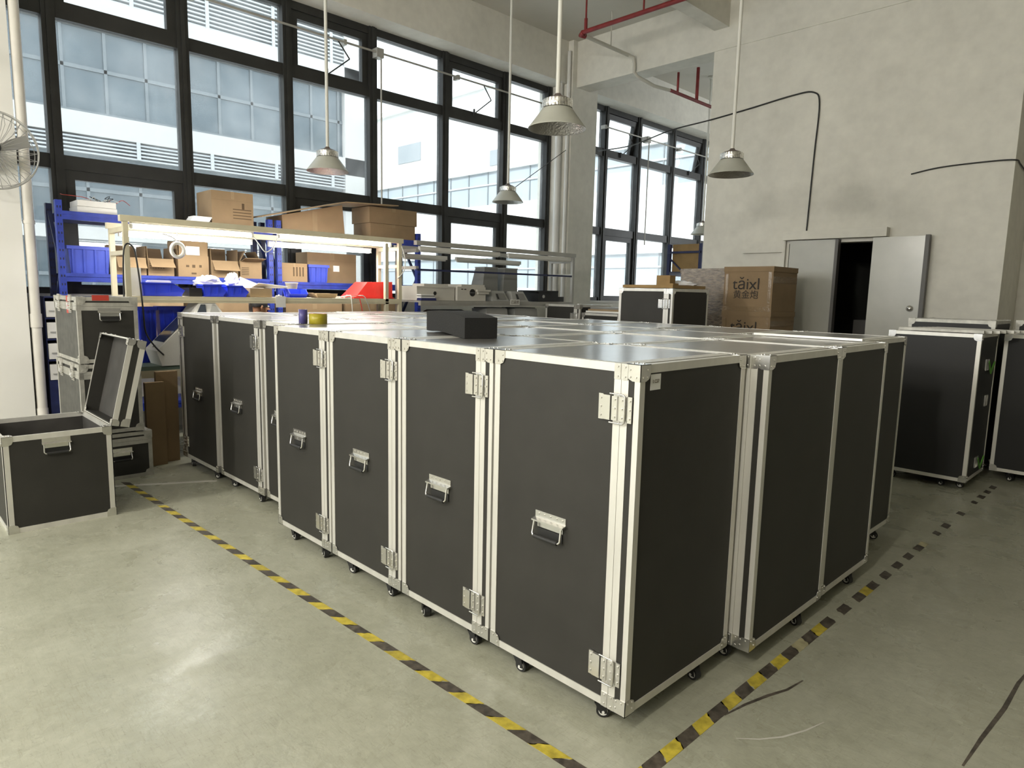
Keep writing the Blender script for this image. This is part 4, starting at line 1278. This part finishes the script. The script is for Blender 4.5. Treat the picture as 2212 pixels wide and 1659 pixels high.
# ------------------------------------------------------------------ workbenches
def bench(label, y0, y1, lit, shelf=1.40, top=2.06, prof='cream', xb=-5.5, xf=-5.05):
    r = thing('workbench', label, 'workbench', (xb, y0, 0))
    W, L = xf - xb, y1 - y0
    p = 0.04
    for yy in (0, L - p):
        if lit or yy:
            MB().box(W - p, W, yy, yy + p, 0, top - 0.05).build('post', prof, r)
        MB().box(0, p, yy, yy + p, 0, top - 0.09).build('post', prof, r)
        MB().box(p, W - p, yy, yy + p, 1.74, 1.775).build('cross_rail', prof, r)
        MB().box(p, W - p, yy, yy + p, top - 0.13, top - 0.09).build('cross_rail', prof, r)
    MB().box(-0.05, W - 0.045, 0.04, L - 0.04, shelf - 0.02, shelf - 0.0005).build('shelf_board', 'shelfboard' if lit else 'greyprof', r)
    MB().box(W - 0.045, W, p, L - p, shelf - 0.055, shelf).box(W - 0.002, W + 0.003, p, L - p, shelf - 0.038, shelf - 0.030).build('shelf_rail', prof, r)
    MB().box(0.0, W, p, L - p, 0.765, 0.80).build('table_top', 'benchtop', r)
    MB().box(W - 0.03, W + 0.004, p, L - p, 0.70, 0.765).build('table_rail', prof, r)
    MB().box(W - 0.055, W + 0.005, -0.02, L + 0.02, top - 0.05, top).build('lamp_beam', prof if lit else 'greyprof', r)
    MB().box(0.0, 0.05, -0.02, L + 0.02, top - 0.09, top - 0.04).build('lamp_beam', prof if lit else 'greyprof', r)
    return r
b1 = bench('lit workbench with cream frame, bins on its shelf and glowing tubes above', -0.12, 2.64, True)
MB().box(0.41, 0.45, 2.545, 2.585, 0, 2.0).build('post', 'cream', b1)
b2 = bench('unlit grey workbench with a lamp frame and office machines near the pillar', 2.86, 5.58, False, prof='greyprof', shelf=1.385)
MB().bar((0.43, 0.0, 1.735), (0.43, 2.68, 1.745), 0.022).build('front_rail', 'navy', b2)
def tubelight(label, x, y0, y1, z, lit, power=3.6, hang=None):
    r = thing('tube_light', label, 'lamp', (x, y0, z), 0, 'tube lights over the workbenches')
    L = y1 - y0
    if lit:
        MB().tube([(0, 0.02, 0), (0, L - 0.02, 0)], 0.020, 12).build('glowing_tube', 'tube', r)
        MB().box(-0.02, 0.02, 0, L, 0.021, 0.034).build('batten', 'white', r)
        for yy in (0, L - 0.02):
            MB().box(-0.018, 0.018, yy, yy + 0.02, -0.018, 0.018).build('end_cap', 'white', r)
        for f in ((0.1, 0.5, 0.9) if hang else ()):
            ld = bpy.data.lights.new('tube_glow', 'POINT')
            ld.energy = power
            ld.color = (1.0, 0.955, 0.85)
            ld.shadow_soft_size = 0.06
            lo = bpy.data.objects.new('tube_glow', ld)
            COL.objects.link(lo)
            lo.parent = r
            lo.location = (0, L * f, -0.09)
        for f in (() if hang else (0.25, 0.75)):
            ld = bpy.data.lights.new('tube_glow', 'AREA')
            ld.shape = 'RECTANGLE'
            ld.size = L * 0.45
            ld.size_y = 0.03
            ld.energy = power
            ld.color = (1.0, 0.955, 0.85)
            lo = bpy.data.objects.new('tube_glow', ld)
            COL.objects.link(lo)
            lo.parent = r
            lo.location = (0, L * f, -0.02)
            lo.rotation_euler = (0, 0, PI / 2)
        if hang:
            for yy in (L * 0.2, L * 0.8):
                MB().tube([(0, yy, 0.034), (0, yy, hang - z)], 0.004, 6).build('hanger', 'greyprof', r)
    else:
        MB().box(-0.02, 0.02, 0, L, -0.015, 0.03).build('batten', 'tubeoff', r)
        MB().tube([(0, 0.02, -0.022), (0, L - 0.02, -0.022)], 0.013, 8).build('dark_tube', 'tubeoff', r)
    return r
tubelight('glowing tube light at the front left above the lit workbench', -5.085, -0.06, 0.98, 1.975, True)
tubelight('glowing tube light at the front right above the lit workbench', -5.085, 1.22, 2.52, 1.985, True)
tubelight('glowing tube light at the rear left above the lit workbench', -5.46, -0.05, 1.13, 1.93, True)
tubelight('glowing tube light at the rear right above the lit workbench', -5.46, 1.30, 2.5, 1.925, True)
tubelight('unlit batten at the front left above the grey workbench', -5.085, 2.90, 4.15, 1.97, False)
tubelight('unlit batten at the front right above the grey workbench', -5.085, 4.3, 5.52, 1.97, False)
tubelight('unlit batten at the rear left above the grey workbench', -5.46, 2.93, 3.6, 1.90, False)
tubelight('unlit batten at the rear right above the grey workbench', -5.46, 3.75, 4.9, 1.90, False)
for i_, (xx, yy, pw_) in enumerate(((-3.35, -4.1, 54), (-3.35, -6.4, 60), (0.45, -3.9, 84), (-0.6, -7.0, 60), (-3.35, -8.7, 60), (1.0, -7.6, 66))):
    tubelight('hanging tube light of the hall behind the viewpoint, number %s from the block' % ['one', 'two', 'three', 'four', 'five', 'six'][i_], xx, yy, yy + 1.3, 3.25, True, pw_, ZC)
cable('lamp_cord', 'black cord hanging from the bench lamp frame and looping to the kiosk',
      smooth([(-5.02, -0.15, 1.35), (-5.02, -0.13, 1.78), (-5.02, -0.06, 1.80), (-5.02, -0.03, 1.6), (-5.02, -0.01, 1.3), (-5.01, 0.0, 1.1), (-5.0, 0.06, 0.98), (-5.0, 0.13, 0.9)]), 0.007)
cable('white_lamp_lead', 'white lead drooping between the glowing tubes', smooth([(-5.08, 0.98, 1.97), (-5.07, 1.03, 1.90), (-5.07, 1.09, 1.83), (-5.07, 1.16, 1.87), (-5.08, 1.22, 1.97)]), 0.005, 'wcable')
cable('hanging_lead', 'white lead dropping from the bench lamp to the right posts', smooth([(-5.04, 2.63, 1.98), (-5.02, 2.66, 1.85), (-5.02, 2.65, 1.72), (-5.05, 2.58, 1.62)]), 0.005, 'wcable')
for k, (ya, za, yb, zb) in enumerate(((1.98, 1.42, 2.0, 1.26), (2.05, 1.42, 2.12, 1.27), (2.1, 1.42, 2.22, 1.25))):
    cable('loose_wire', ['white', 'pink', 'grey'][k] + ' loose wire dangling over the bench shelf edge near the red bin', smooth([(-5.12, ya - .08, za - .008), (-5.06, ya, za + 0.012), (-5.035, (ya + yb) / 2, za - 0.01), (-5.03, yb, zb)]), 0.0045, ['wcable', 'redbin', 'lgrey'][k])

# items on lit bench
o = MB().box(0, 0.012, 0, 0.085, 0, 0.235).build('white_board', 'white', None, (-5.14, -0.065, ZB))
tag(o, 'white upright panel at the left end of the bench shelf', 'panel')
crumple('plastic_bag', 'crumpled white bag spilling from a blue bin on the bench shelf', 'plastic bag', (-5.26, 0.62, ZB + 0.10), 0.10, 0.14, 0.085, seed=8)
crumple('plastic_bag', 'round crumpled white bundle behind the blue bins', 'plastic bag', (-5.27, 0.85, ZB + 0.105), 0.07, 0.075, 0.11, seed=11)
flat_carton('small_carton', 'small open-top carton with paper behind it on the bench shelf', -5.10, 0.945, ZB, 0.215, 0.20, 0.085, m='card2', tape=False)
o = MB().slab([(0, 0, 0), (0.02, 0.21, 0), (0.0, 0.23, 0.10), (-0.05, 0.01, 0.19)], 0.003).build('paper_sheet', 'paper', None, (-5.32, 0.95, ZB + 0.002))
tag(o, 'upright white paper sheet leaning behind the small carton', 'paper')
o = MB().slab([(0, 0, 0), (0.10, 0.03, 0.045), (0.11, 0.32, 0.02), (0, 0.36, 0.0)], 0.003).build('paper_sheet', 'paper', None, (-5.25, 1.02, ZB + 0.0875))
tag(o, 'curled white paper sheet lying over the small carton', 'paper')
o = MB().slab([(0, 0, 0), (0, 0.10, 0), (0.004, 0.10, 0.105), (0.004, 0, 0.11)], 0.002).build('paper_sheet', 'paper', None, (-5.038, 1.165, ZB - 0.095))
tag(o, 'white paper slip hanging over the bench shelf edge', 'paper')
tag(MB().lathe([(0, 0), (0.05, 0), (0.062, 0.07), (0.066, 0.07), (0.066, 0.08), (0, 0.08)], 18).build('parts_tub', 'shelfboard', None, (-5.42, 1.52, ZB + 0.07)), 'beige parts tub perched behind the small blue bin', 'tub')
tag(MB().box(-.06, .06, -.06, .06, 0, 0.068).build('parts_block', 'offwhite', None, (-5.42, 1.52, ZB)), 'pale block under the beige parts tub', 'box')
ct = thing('open_tray', 'small open cardboard tray right of the lone blue bin', 'tray', (-5.14, 1.66, ZB))
MB().box(-0.12, 0, 0, 0.20, 0, 0.004).build('bottom', 'card2', ct)
MB().slab([(0, 0, 0), (0, 0.20, 0), (0.02, 0.22, 0.045), (0.02, -0.02, 0.045)], 0.004).build('front_wall', 'card2', ct)
MB().slab([(-0.12, 0, 0), (-0.12, 0.20, 0), (-0.14, 0.22, 0.045), (-0.14, -0.02, 0.045)], 0.004).build('back_wall', 'card2', ct)
MB().slab([(-0.12, 0, 0.002), (0, 0, 0.002), (0.02, -0.05, 0.05), (-0.14, -0.05, 0.05)], 0.004).build('side_wall', 'card', ct)
rnd = random.Random(21)
cols = ['white', 'black', 'grey', 'zinc', 'lgrey', 'benchtop', 'offwhite', 'stickred']
where = ['left of the tray', 'behind the tray', 'in front of the red bin', 'beside the red bin', 'near the loose wires', 'behind the loose wires', 'between tray and red bin', 'at the rear of the shelf', 'close to the beige tub', 'behind the beige tub']
for k in range(10):
    yy = [1.60, 1.72, 2.0, 2.05, 1.94, 1.98, 1.92, 1.83, 1.36, 1.64][k]
    xx = [-5.36, -5.40, -5.12, -5.22, -5.32, -5.40, -5.22, -5.42, -5.38, -5.47][k]
    s_ = rnd.uniform(0.016, 0.030)
    mb = MB().box(-s_, s_, -s_ * 1.3, s_ * 1.3, 0, s_ * 0.8).cyl((0, 0, s_ * .8), (0, 0, s_ * 1.3), s_ * 0.4, 8)
    o = mb.build('small_component', cols[k % 8], None, (xx, yy, ZB + 0.0005), )
    o.rotation_euler = (0, 0, rnd.uniform(0, 3))
    tag(o, 'small loose component on the bench shelf, %s' % where[k], 'component', 'loose components on the bench shelf')
o = thing('white_tape_coil', 'white coil hanging below the glowing tubes at left', 'tape roll', (-5.06, 0.30, 1.80))
MB().tube([(0, 0.052 * math.cos(2 * PI * k / 24), 0.06 * math.sin(2 * PI * k / 24)) for k in range(25)], 0.016, 8, False).build('coil', 'white', o)
MB().tube(smooth([(0, 0.0, 0.06), (0, -0.03, 0.10), (0, -0.08, 0.12), (0, -0.12, 0.13)]), 0.007, 6).build('loose_end', 'white', o)
MB().tube([(0, 0.0, 0.07), (0, 0.0, 0.17)], 0.004, 5).build('hook', 'zinc', o)

# kiosk on the bench
kk = thing('kiosk_terminal', 'white tilted kiosk terminal with a dark screen behind the left end of the block', 'terminal', (-5.18, 0.06, 0.802))
a = MB()
prof_ = [(0.06, 0.0), (0.36, 0.0), (0.50, 0.42), (0.34, 0.45), (0.02, 0.13)]
P0 = [(-0.16, y, z) for y, z in prof_]
P1 = [(0.16, y, z) for y, z in prof_]
k_ = len(prof_)
a.add(P0 + P1, [tuple(range(k_)), tuple(reversed(range(k_, 2 * k_)))] + [(i, k_ + i, k_ + (i + 1) % k_, (i + 1) % k_) for i in range(k_)])
a.build('housing', 'white', kk)
dv = Vector((0, 0.32, 0.32)).normalized()
nv = Vector((0, -1, 1)).normalized() * 0.003
q0 = Vector((0, 0.02, 0.13))
def kp(x, t): return q0 + dv * t + nv + Vector((x, 0, 0))
MB().slab([kp(-0.13, 0.10), kp(0.13, 0.10), kp(0.13, 0.42), kp(-0.13, 0.42)], 0.002).build('screen', 'screen', kk)
MB().slab([kp(-0.02, 0.03), kp(0.02, 0.03), kp(0.02, 0.055), kp(-0.02, 0.055)], 0.002).build('button', 'grey', kk)
MB().hexa([(-0.15, 0.34, 0.452), (0.15, 0.34, 0.452), (0.15, 0.60, 0.452), (-0.15, 0.60, 0.452), (-0.12, 0.40, 0.545), (0.12, 0.40, 0.545), (0.12, 0.54, 0.545), (-0.12, 0.54, 0.545)]).build('top_hood', 'white', kk)
MB().slab([(0.153, 0.37, 0.46), (0.153, 0.45, 0.46), (0.130, 0.45, 0.53), (0.130, 0.41, 0.53)], 0.002).build('hood_window', 'screen', kk)
MB().slab([(0.153, 0.48, 0.46), (0.153, 0.57, 0.46), (0.130, 0.53, 0.53), (0.130, 0.51, 0.53)], 0.002).build('hood_window', 'lgrey', kk)
MB().box(-0.13, 0.13, 0.10, 0.58, 0.0, 0.012).box(-0.12, 0.12, 0.44, 0.56, 0.012, 0.452).build('stand', 'lgrey', kk)

# drawer cabinet beside the drain pipe
dcr = thing('drawer_cabinet', 'narrow dark cabinet of white drawers between the pipe and left stack', 'cabinet', (-6.02, -0.52, 0.0))
dc = MB().box(-0.30, -0.27, -0.01, 0.10, 0, 1.36)
for k in range(5):
    dc.box(-0.27, -0.01, -0.005, 0.095, 0.60 + 0.19 * k, 0.615 + 0.19 * k)
dc.box(-0.27, -0.01, -0.01, -0.005, 0, 1.37).box(-0.27, -0.01, 0.095, 0.1, 0, 1.37).box(-.27, -.01, -.005, .095, 0, 0.6)
dc.build('carcass', 'navy', dcr)
for k in range(4):
    q_ = MB().box(-0.25, 0, 0, 0.09, 0.62 + 0.19 * k, 0.76 + 0.19 * k).build('drawer', 'white', dcr)
    MB().box(0, 0.012, 0.02, 0.07, 0.67 + 0.19 * k, 0.68 + 0.19 * k).build('pull', 'lgrey', q_)

# ------------------------------------------------------------------ machines on the grey bench
ZG = 1.387
m1 = thing('test_cabinet', 'cream box machine at the left on the grey workbench', 'machine', (-5.15, 2.92, ZG))
MB().box(-0.36, 0, 0, 0.56, 0, 0.15).build('housing', 'offwhite', m1)
MB().box(-0.37, 0.006, -0.006, 0.566, 0.15, 0.165).box(-0.28, -0.05, 0.14, 0.50, 0.165, 0.195).build('lid', 'offwhite', m1)
MB().tube([(0, 0.26, 0.085), (0.004, 0.26, 0.085)], 0.022, 16).build('dial', 'black', m1)
m2_ = thing('printer_machine', 'cream machine with a round black fan vent on the grey workbench', 'machine', (-5.12, 3.50, ZG))
MB().box(-0.38, 0, 0, 0.46, 0, 0.17).box(-0.36, -0.02, 0.08, 0.46, 0.17, 0.20).build('housing', 'offwhite', m2_)
MB().tube([(0, 0.24, 0.10), (0.005, 0.24, 0.10)], 0.045, 20).build('fan_vent', 'black', m2_)
MB().box(0.005, 0.008, 0.19, 0.29, 0.098, 0.102).build('vent_bar', 'lgrey', m2_)
MB().box(0, 0.003, 0.06, 0.09, 0.135, 0.145).box(0, 0.003, 0.11, 0.14, 0.135, 0.145).build('slots', 'black', m2_)
MB().box(-0.2, 0.03, 0.30, 0.52, 0.115, 0.14).box(-0.2, 0.02, 0.32, 0.50, 0.085, 0.112).build('paper_tray', 'offwhite', m2_)
for k, yy in enumerate((4.14, 4.50)):
    g = thing('scanner_tower', ['left', 'right'][k] + ' one of the two grey tower machines on the grey workbench', 'machine', (-5.22, yy, ZG), 0, 'grey tower machines')
    MB().hexa([(-0.30, -0.10, 0.12), (-0.05, -0.10, 0.12), (-0.05, 0.17, 0.12), (-0.30, 0.17, 0.12), (-0.26, -0.04, 0.42), (-0.08, -0.04, 0.42), (-0.08, 0.19, 0.42), (-0.26, 0.19, 0.42)]).build('tower', 'grey', g)
    MB().box(-0.265, -0.075, -0.045, 0.195, 0.42, 0.435).build('tower_cap', 'lgrey', g)
    MB().hexa([(-0.30, -0.06, 0.0), (0.10, -0.06, 0.0), (0.10, 0.24, 0.0), (-0.30, 0.24, 0.0), (-0.30, -0.02, 0.13), (0.03, -0.02, 0.13), (0.03, 0.20, 0.13), (-0.30, 0.20, 0.13)]).build('base', 'lgrey', g)
    MB().slab([(0.094, 0.02, 0.02), (0.094, 0.19, 0.02), (0.055, 0.18, 0.10), (0.055, 0.03, 0.10)], 0.004).build('port_panel', 'grey', g)
    MB().slab([(0.098, 0.03, 0.03), (0.098, 0.06, 0.03), (0.062, 0.06, 0.09), (0.062, 0.03, 0.09)], 0.004).build('switch', 'black', g)
bk = thing('black_device', 'black device with round lens at the right end of the grey workbench', 'device', (-5.14, 4.95, ZG))
MB().box(-0.30, 0, 0, 0.40, 0, 0.13).box(-0.30, 0.02, -0.10, 0.38, 0.13, 0.15).box(-0.2, 0, 0.40, 0.52, 0, 0.07).build('housing', 'black', bk)
MB().tube([(0, 0.10, 0.07), (0.006, 0.10, 0.07)], 0.022, 14).build('lens', 'lgrey', bk)
for k in range(5):
    o = MB().box(-0.085, 0, 0, 0.22 - 0.01 * k, 0, 0.014).build('document', ['teal', 'teal', 'paper', 'grey', 'paper'][k], None, (-5.055, 2.91 + 0.006 * (k % 2), ZG + 0.0005 + 0.0145 * k))
    tag(o, ['dark blue folder lowest', 'dark blue folder second', 'white papers third', 'grey folder fourth', 'white papers topmost'][k] + ' in the pile at the left end of the grey bench', 'document', 'documents on the grey bench')
# label on grey bench
lb = thing('bench_sign', 'small white sign on the edge of the grey workbench', 'sign', (-5.035, 4.40, 1.375))
MB().box(-0.004, 0, -0.085, 0.085, -0.035, 0.035).build('plate', 'white', lb)
obj('writing', text_mesh('\u5df2\u8fd4\u4fee', 0.05, 'ink2'), lb, (0.001, 0, 0), (PI / 2, 0, PI / 2))
# machines under the grey bench edge (tops seen over the block)
for k, (yy, w, m, lab) in enumerate(((3.95, 0.42, 'lgrey', 'grey office machine under the grey bench, left of two'), (4.45, 0.48, 'lgrey', 'grey office machine under the grey bench, right of two'))):
    g = thing('office_machine', lab, 'machine', (-5.06, yy, 0.802))
    MB().hexa([(-0.36, 0, 0), (0, 0, 0), (0, w, 0), (-0.36, w, 0), (-0.34, 0.03, 0.49), (-0.06, 0.03, 0.49), (-0.06, w - .03, 0.49), (-0.34, w - .03, 0.49)]).build('housing', m, g)
    MB().box(-0.33, -0.07, 0.05, w - .05, 0.49, 0.505).build('cover', 'grey', g)
g = thing('black_machine', 'black rounded machine under the left of the grey bench', 'machine', (-5.06, 3.15, 0.802))
MB().tube([(-0.18, 0, 0.30), (-0.18, 0.08, 0.30), (-0.18, 0.5, 0.30)], 0.18, 20).box(-0.34, -0.02, 0.02, 0.48, 0, 0.25).build('housing', 'black', g)
MB().box(-0.012, 0, 0.1, 0.3, 0.28, 0.33).build('display', 'lgrey', g)

# ------------------------------------------------------------------ seated person behind the bench
def skin_obj(name, verts, edges, radii, m, parent, sub=2, root_i=0):
    me = bpy.data.meshes.new(name)
    me.from_pydata(verts, edges, [])
    o = obj(name, me, parent)
    me.materials.append(MT[m])
    sk = o.modifiers.new('skin', 'SKIN')
    sk.use_smooth_shade = True
    lay = me.skin_vertices[0].data if me.skin_vertices else None
    if lay is None:
        with bpy.context.temp_override(object=o, active_object=o, selected_objects=[o]):
            pass
    for i, r in enumerate(radii):
        rr = r if isinstance(r, tuple) else (r, r)
        me.skin_vertices[0].data[i].radius = rr
        me.skin_vertices[0].data[i].use_root = (i == root_i)
    sm = o.modifiers.new('sub', 'SUBSURF')
    sm.levels = sm.render_levels = sub
    return o
pe = thing('person', 'person in a white collar seated behind the lit workbench, facing right', 'person', (-5.70, 1.22, 0))
# body (one continuous surface): pelvis, spine, neck, head, arms, legs; faces +y
pv = [(0, 0, .55), (0, .0, .75), (0, .02, .95), (0, .03, 1.06), (0, .05, 1.13), (0, .07, 1.20), (0, .085, 1.28), (0, .08, 1.345),
      (-.10, .02, 1.01), (-.15, .06, .88), (-.10, .24, .86), (-.07, .31, .88),
      (.10, .02, 1.01), (.15, .06, .88), (.10, .24, .86), (.07, .31, .88),
      (-.09, .03, .52), (-.09, .36, .52), (-.09, .36, .10), (-.09, .46, .04),
      (.09, .03, .52), (.09, .36, .52), (.09, .36, .10), (.09, .46, .04)]
pe_e = [(0, 1), (1, 2), (2, 3), (3, 4), (4, 5), (5, 6), (6, 7), (3, 8), (8, 9), (9, 10), (10, 11), (3, 12), (12, 13), (13, 14), (14, 15),
        (0, 16), (16, 17), (17, 18), (18, 19), (0, 20), (20, 21), (21, 22), (22, 23)]
pr_ = [(.13, .10), (.12, .09), (.14, .09), (.09, .07), .052, .062, (.075, .088), .062, .05, .045, .036, .03, .05, .045, .036, .03, .075, .062, .045, .035, .075, .062, .045, .035]
body = skin_obj('body', pv, pe_e, pr_, 'skin', pe)
# fingers as short chains rooted in the palms
for sx in (-1, 1):
    for k in range(5):
        bx = sx * .07 + (k - 2) * 0.017
        if k == 4 * (sx < 0):
            pass
        L = (0.05, 0.075, 0.08, 0.072, 0.055)[k]
        th_ = (k == (4 if sx < 0 else 0))
        fv = [(bx * 0.9 + sx * .005, .315, .885), (bx, .345, .882), (bx, .345 + L * .5, .872), (bx, .345 + L, .845)]
        if th_:
            fv = [(bx * .9, .30, .885), (bx * .8 - sx * .02, .325, .886), (bx * .7 - sx * .035, .355, .875)]
        skin_obj('finger', fv, [(i, i + 1) for i in range(len(fv) - 1)], [.011] + [.0085] * (len(fv) - 1), 'skin', pe, 1)
# face features
fc = MB()
fc.lathe([(0.0, 0.02), (0.010, 0.014), (0.015, 0.0), (0.0, -0.004)], 10)
ns = MB().hexa([(-.014, .155, 1.262), (.014, .155, 1.262), (.008, .190, 1.262), (-.008, .190, 1.262), (-.007, .155, 1.305), (.007, .155, 1.305), (.004, .164, 1.305), (-.004, .164, 1.305)]).build('nose', 'skin', pe)
for sx in (-1, 1):
    MB().tube([(sx * .080, .075, 1.255), (sx * .088, .066, 1.27), (sx * .090, .060, 1.29), (sx * .084, .070, 1.305)], 0.011, 8).build('ear', 'skin', pe)
    MB().lathe([(0.0, 0.011), (0.009, 0.006), (0.011, 0.0), (0.009, -0.006), (0, -0.011)], 12).build('eye', 'white', pe, (sx * .031, .158, 1.297))
MB().tube([(-.025, .158, 1.238), (0, .166, 1.236), (.025, .158, 1.238)], 0.005, 6).build('mouth', 'stickred', pe)
hb = MB().lathe([(0.086, -0.02), (0.088, 0.02), (0.075, 0.055), (0.045, 0.078), (0.0, 0.086)], 20)
ho = hb.build('hair', 'hair', pe, (0, .070, 1.315))
MB().tube([(.083, .07, 1.292), (.080, .12, 1.293), (.055, .165, 1.293), (.0, .176, 1.293), (-.055, .165, 1.293), (-.08, .12, 1.293)], 0.003, 6).build('glasses', 'black', pe)
sv = [pv[i] for i in (0, 1, 2, 3, 8, 9, 10, 12, 13, 14)] + [(0, .045, 1.10)]
se = [(0, 1), (1, 2), (2, 3), (3, 4), (4, 5), (5, 6), (3, 7), (7, 8), (8, 9), (3, 10)]
skin_obj('shirt', sv, se, [(.14, .11), (.135, .105), (.155, .105), (.11, .085), .062, .057, .046, .062, .057, .046, .064], 'shirt', pe)
tv = [pv[i] for i in (0, 16, 17, 18, 20, 21, 22)]
skin_obj('trousers', tv, [(0, 1), (1, 2), (2, 3), (0, 4), (4, 5), (5, 6)], [(.145, .115), .085, .072, .055, .085, .072, .055], 'trouser', pe)
stl = thing('stool', 'round work stool under the seated person', 'stool', (-5.70, 1.20, 0))
MB().lathe([(0, 0.365), (0.15, 0.365), (0.16, 0.38), (0.15, 0.395), (0, 0.40)], 24).build('seat', 'black', stl)
for k in range(4):
    a_ = PI / 4 + k * PI / 2
    MB().tube([(0.09 * math.cos(a_), 0.09 * math.sin(a_), 0.366), (0.15 * math.cos(a_), 0.15 * math.sin(a_), 0)], 0.012, 8).build('leg', 'grey', stl)

# ------------------------------------------------------------------ hazard tape on the floor
def tape_line(label, p0, p1, w, sl, n, worn):
    r = thing('floor_tape', label, 'floor tape', (p0[0], p0[1], 0))
    a, b = Vector((0, 0, 0)), Vector((p1[0] - p0[0], p1[1] - p0[1], 0))
    L = b.length
    d = b.normalized()
    q = Vector((-d.y, d.x, 0))
    rnd_ = random.Random(4)
    step = L / n
    for k in range(n):
        f = k / n
        wr = worn(f)
        yel = k % 2 == 0
        if yel and rnd_.random() < wr * 1.4:
            continue
        if (not yel) and rnd_.random() < wr * 0.25:
            continue
        s0, s1 = k * step, (k + 1) * step
        ww_ = w * (1 - 0.2 * wr * rnd_.random())
        sh_ = sl
        cut = rnd_.random() < 0.02 + wr * .3
        mm = ('yellow' if rnd_.random() > wr else 'tworn') if yel else 'tblack'
        segs_ = [(s0, s1 if not cut else s0 + step * rnd_.uniform(.55, .85))]
        mb = MB()
        for u, v in segs_:
            P = []
            m_ = 4
            for i in range(m_ + 1):
                t = i / m_
                P.append(d * (u + sh_ * t + rnd_.uniform(-.006, .006)) + q * (ww_ * (t - .5)))
            for i in range(m_, -1, -1):
                t = i / m_
                P.append(d * (v + sh_ * t + rnd_.uniform(-.006, .006)) + q * (ww_ * (t - .5)))
            n_ = len(P)
            z1 = 0.0012
            V_ = [(p.x, p.y, 0.0002) for p in P] + [(p.x, p.y, z1) for p in P]
            F_ = []
            for i in range(m_):
                j, k2 = n_ - 1 - i, n_ - 2 - i
                F_.append((i + n_, j + n_, k2 + n_, i + 1 + n_))
            for i in range(n_):
                F_.append((i, (i + 1) % n_, n_ + (i + 1) % n_, n_ + i))
            mb.add(V_, F_)
        mb.build('yellow_stripe' if yel else 'black_stripe', mm, r)
    return r
tape_line('yellow and black hazard tape running along the front of the block', (0.16, -0.225), (-4.35, -0.375), 0.047, 0.05, 44, lambda f: 0.02 + 0.12 * max(0, f - .55) * 2)
tape_line('worn yellow and black hazard tape along the right side of the block', (0.145, -0.20), (0.172, 4.85), 0.050, 0.03, 50, lambda f: min(1.0, 0.02 + 1.5 * max(0, f - .22)))
wl = MB().box(-0.02, 0.02, 0, 0.72, 0.0002, 0.001).build('floor_line', 'offwhite', None, (-4.32, -0.48, 0))
wl.rotation_euler = (0, 0, -0.48)
tag(wl, 'faded white line on the floor between the open case and the block', 'floor line')
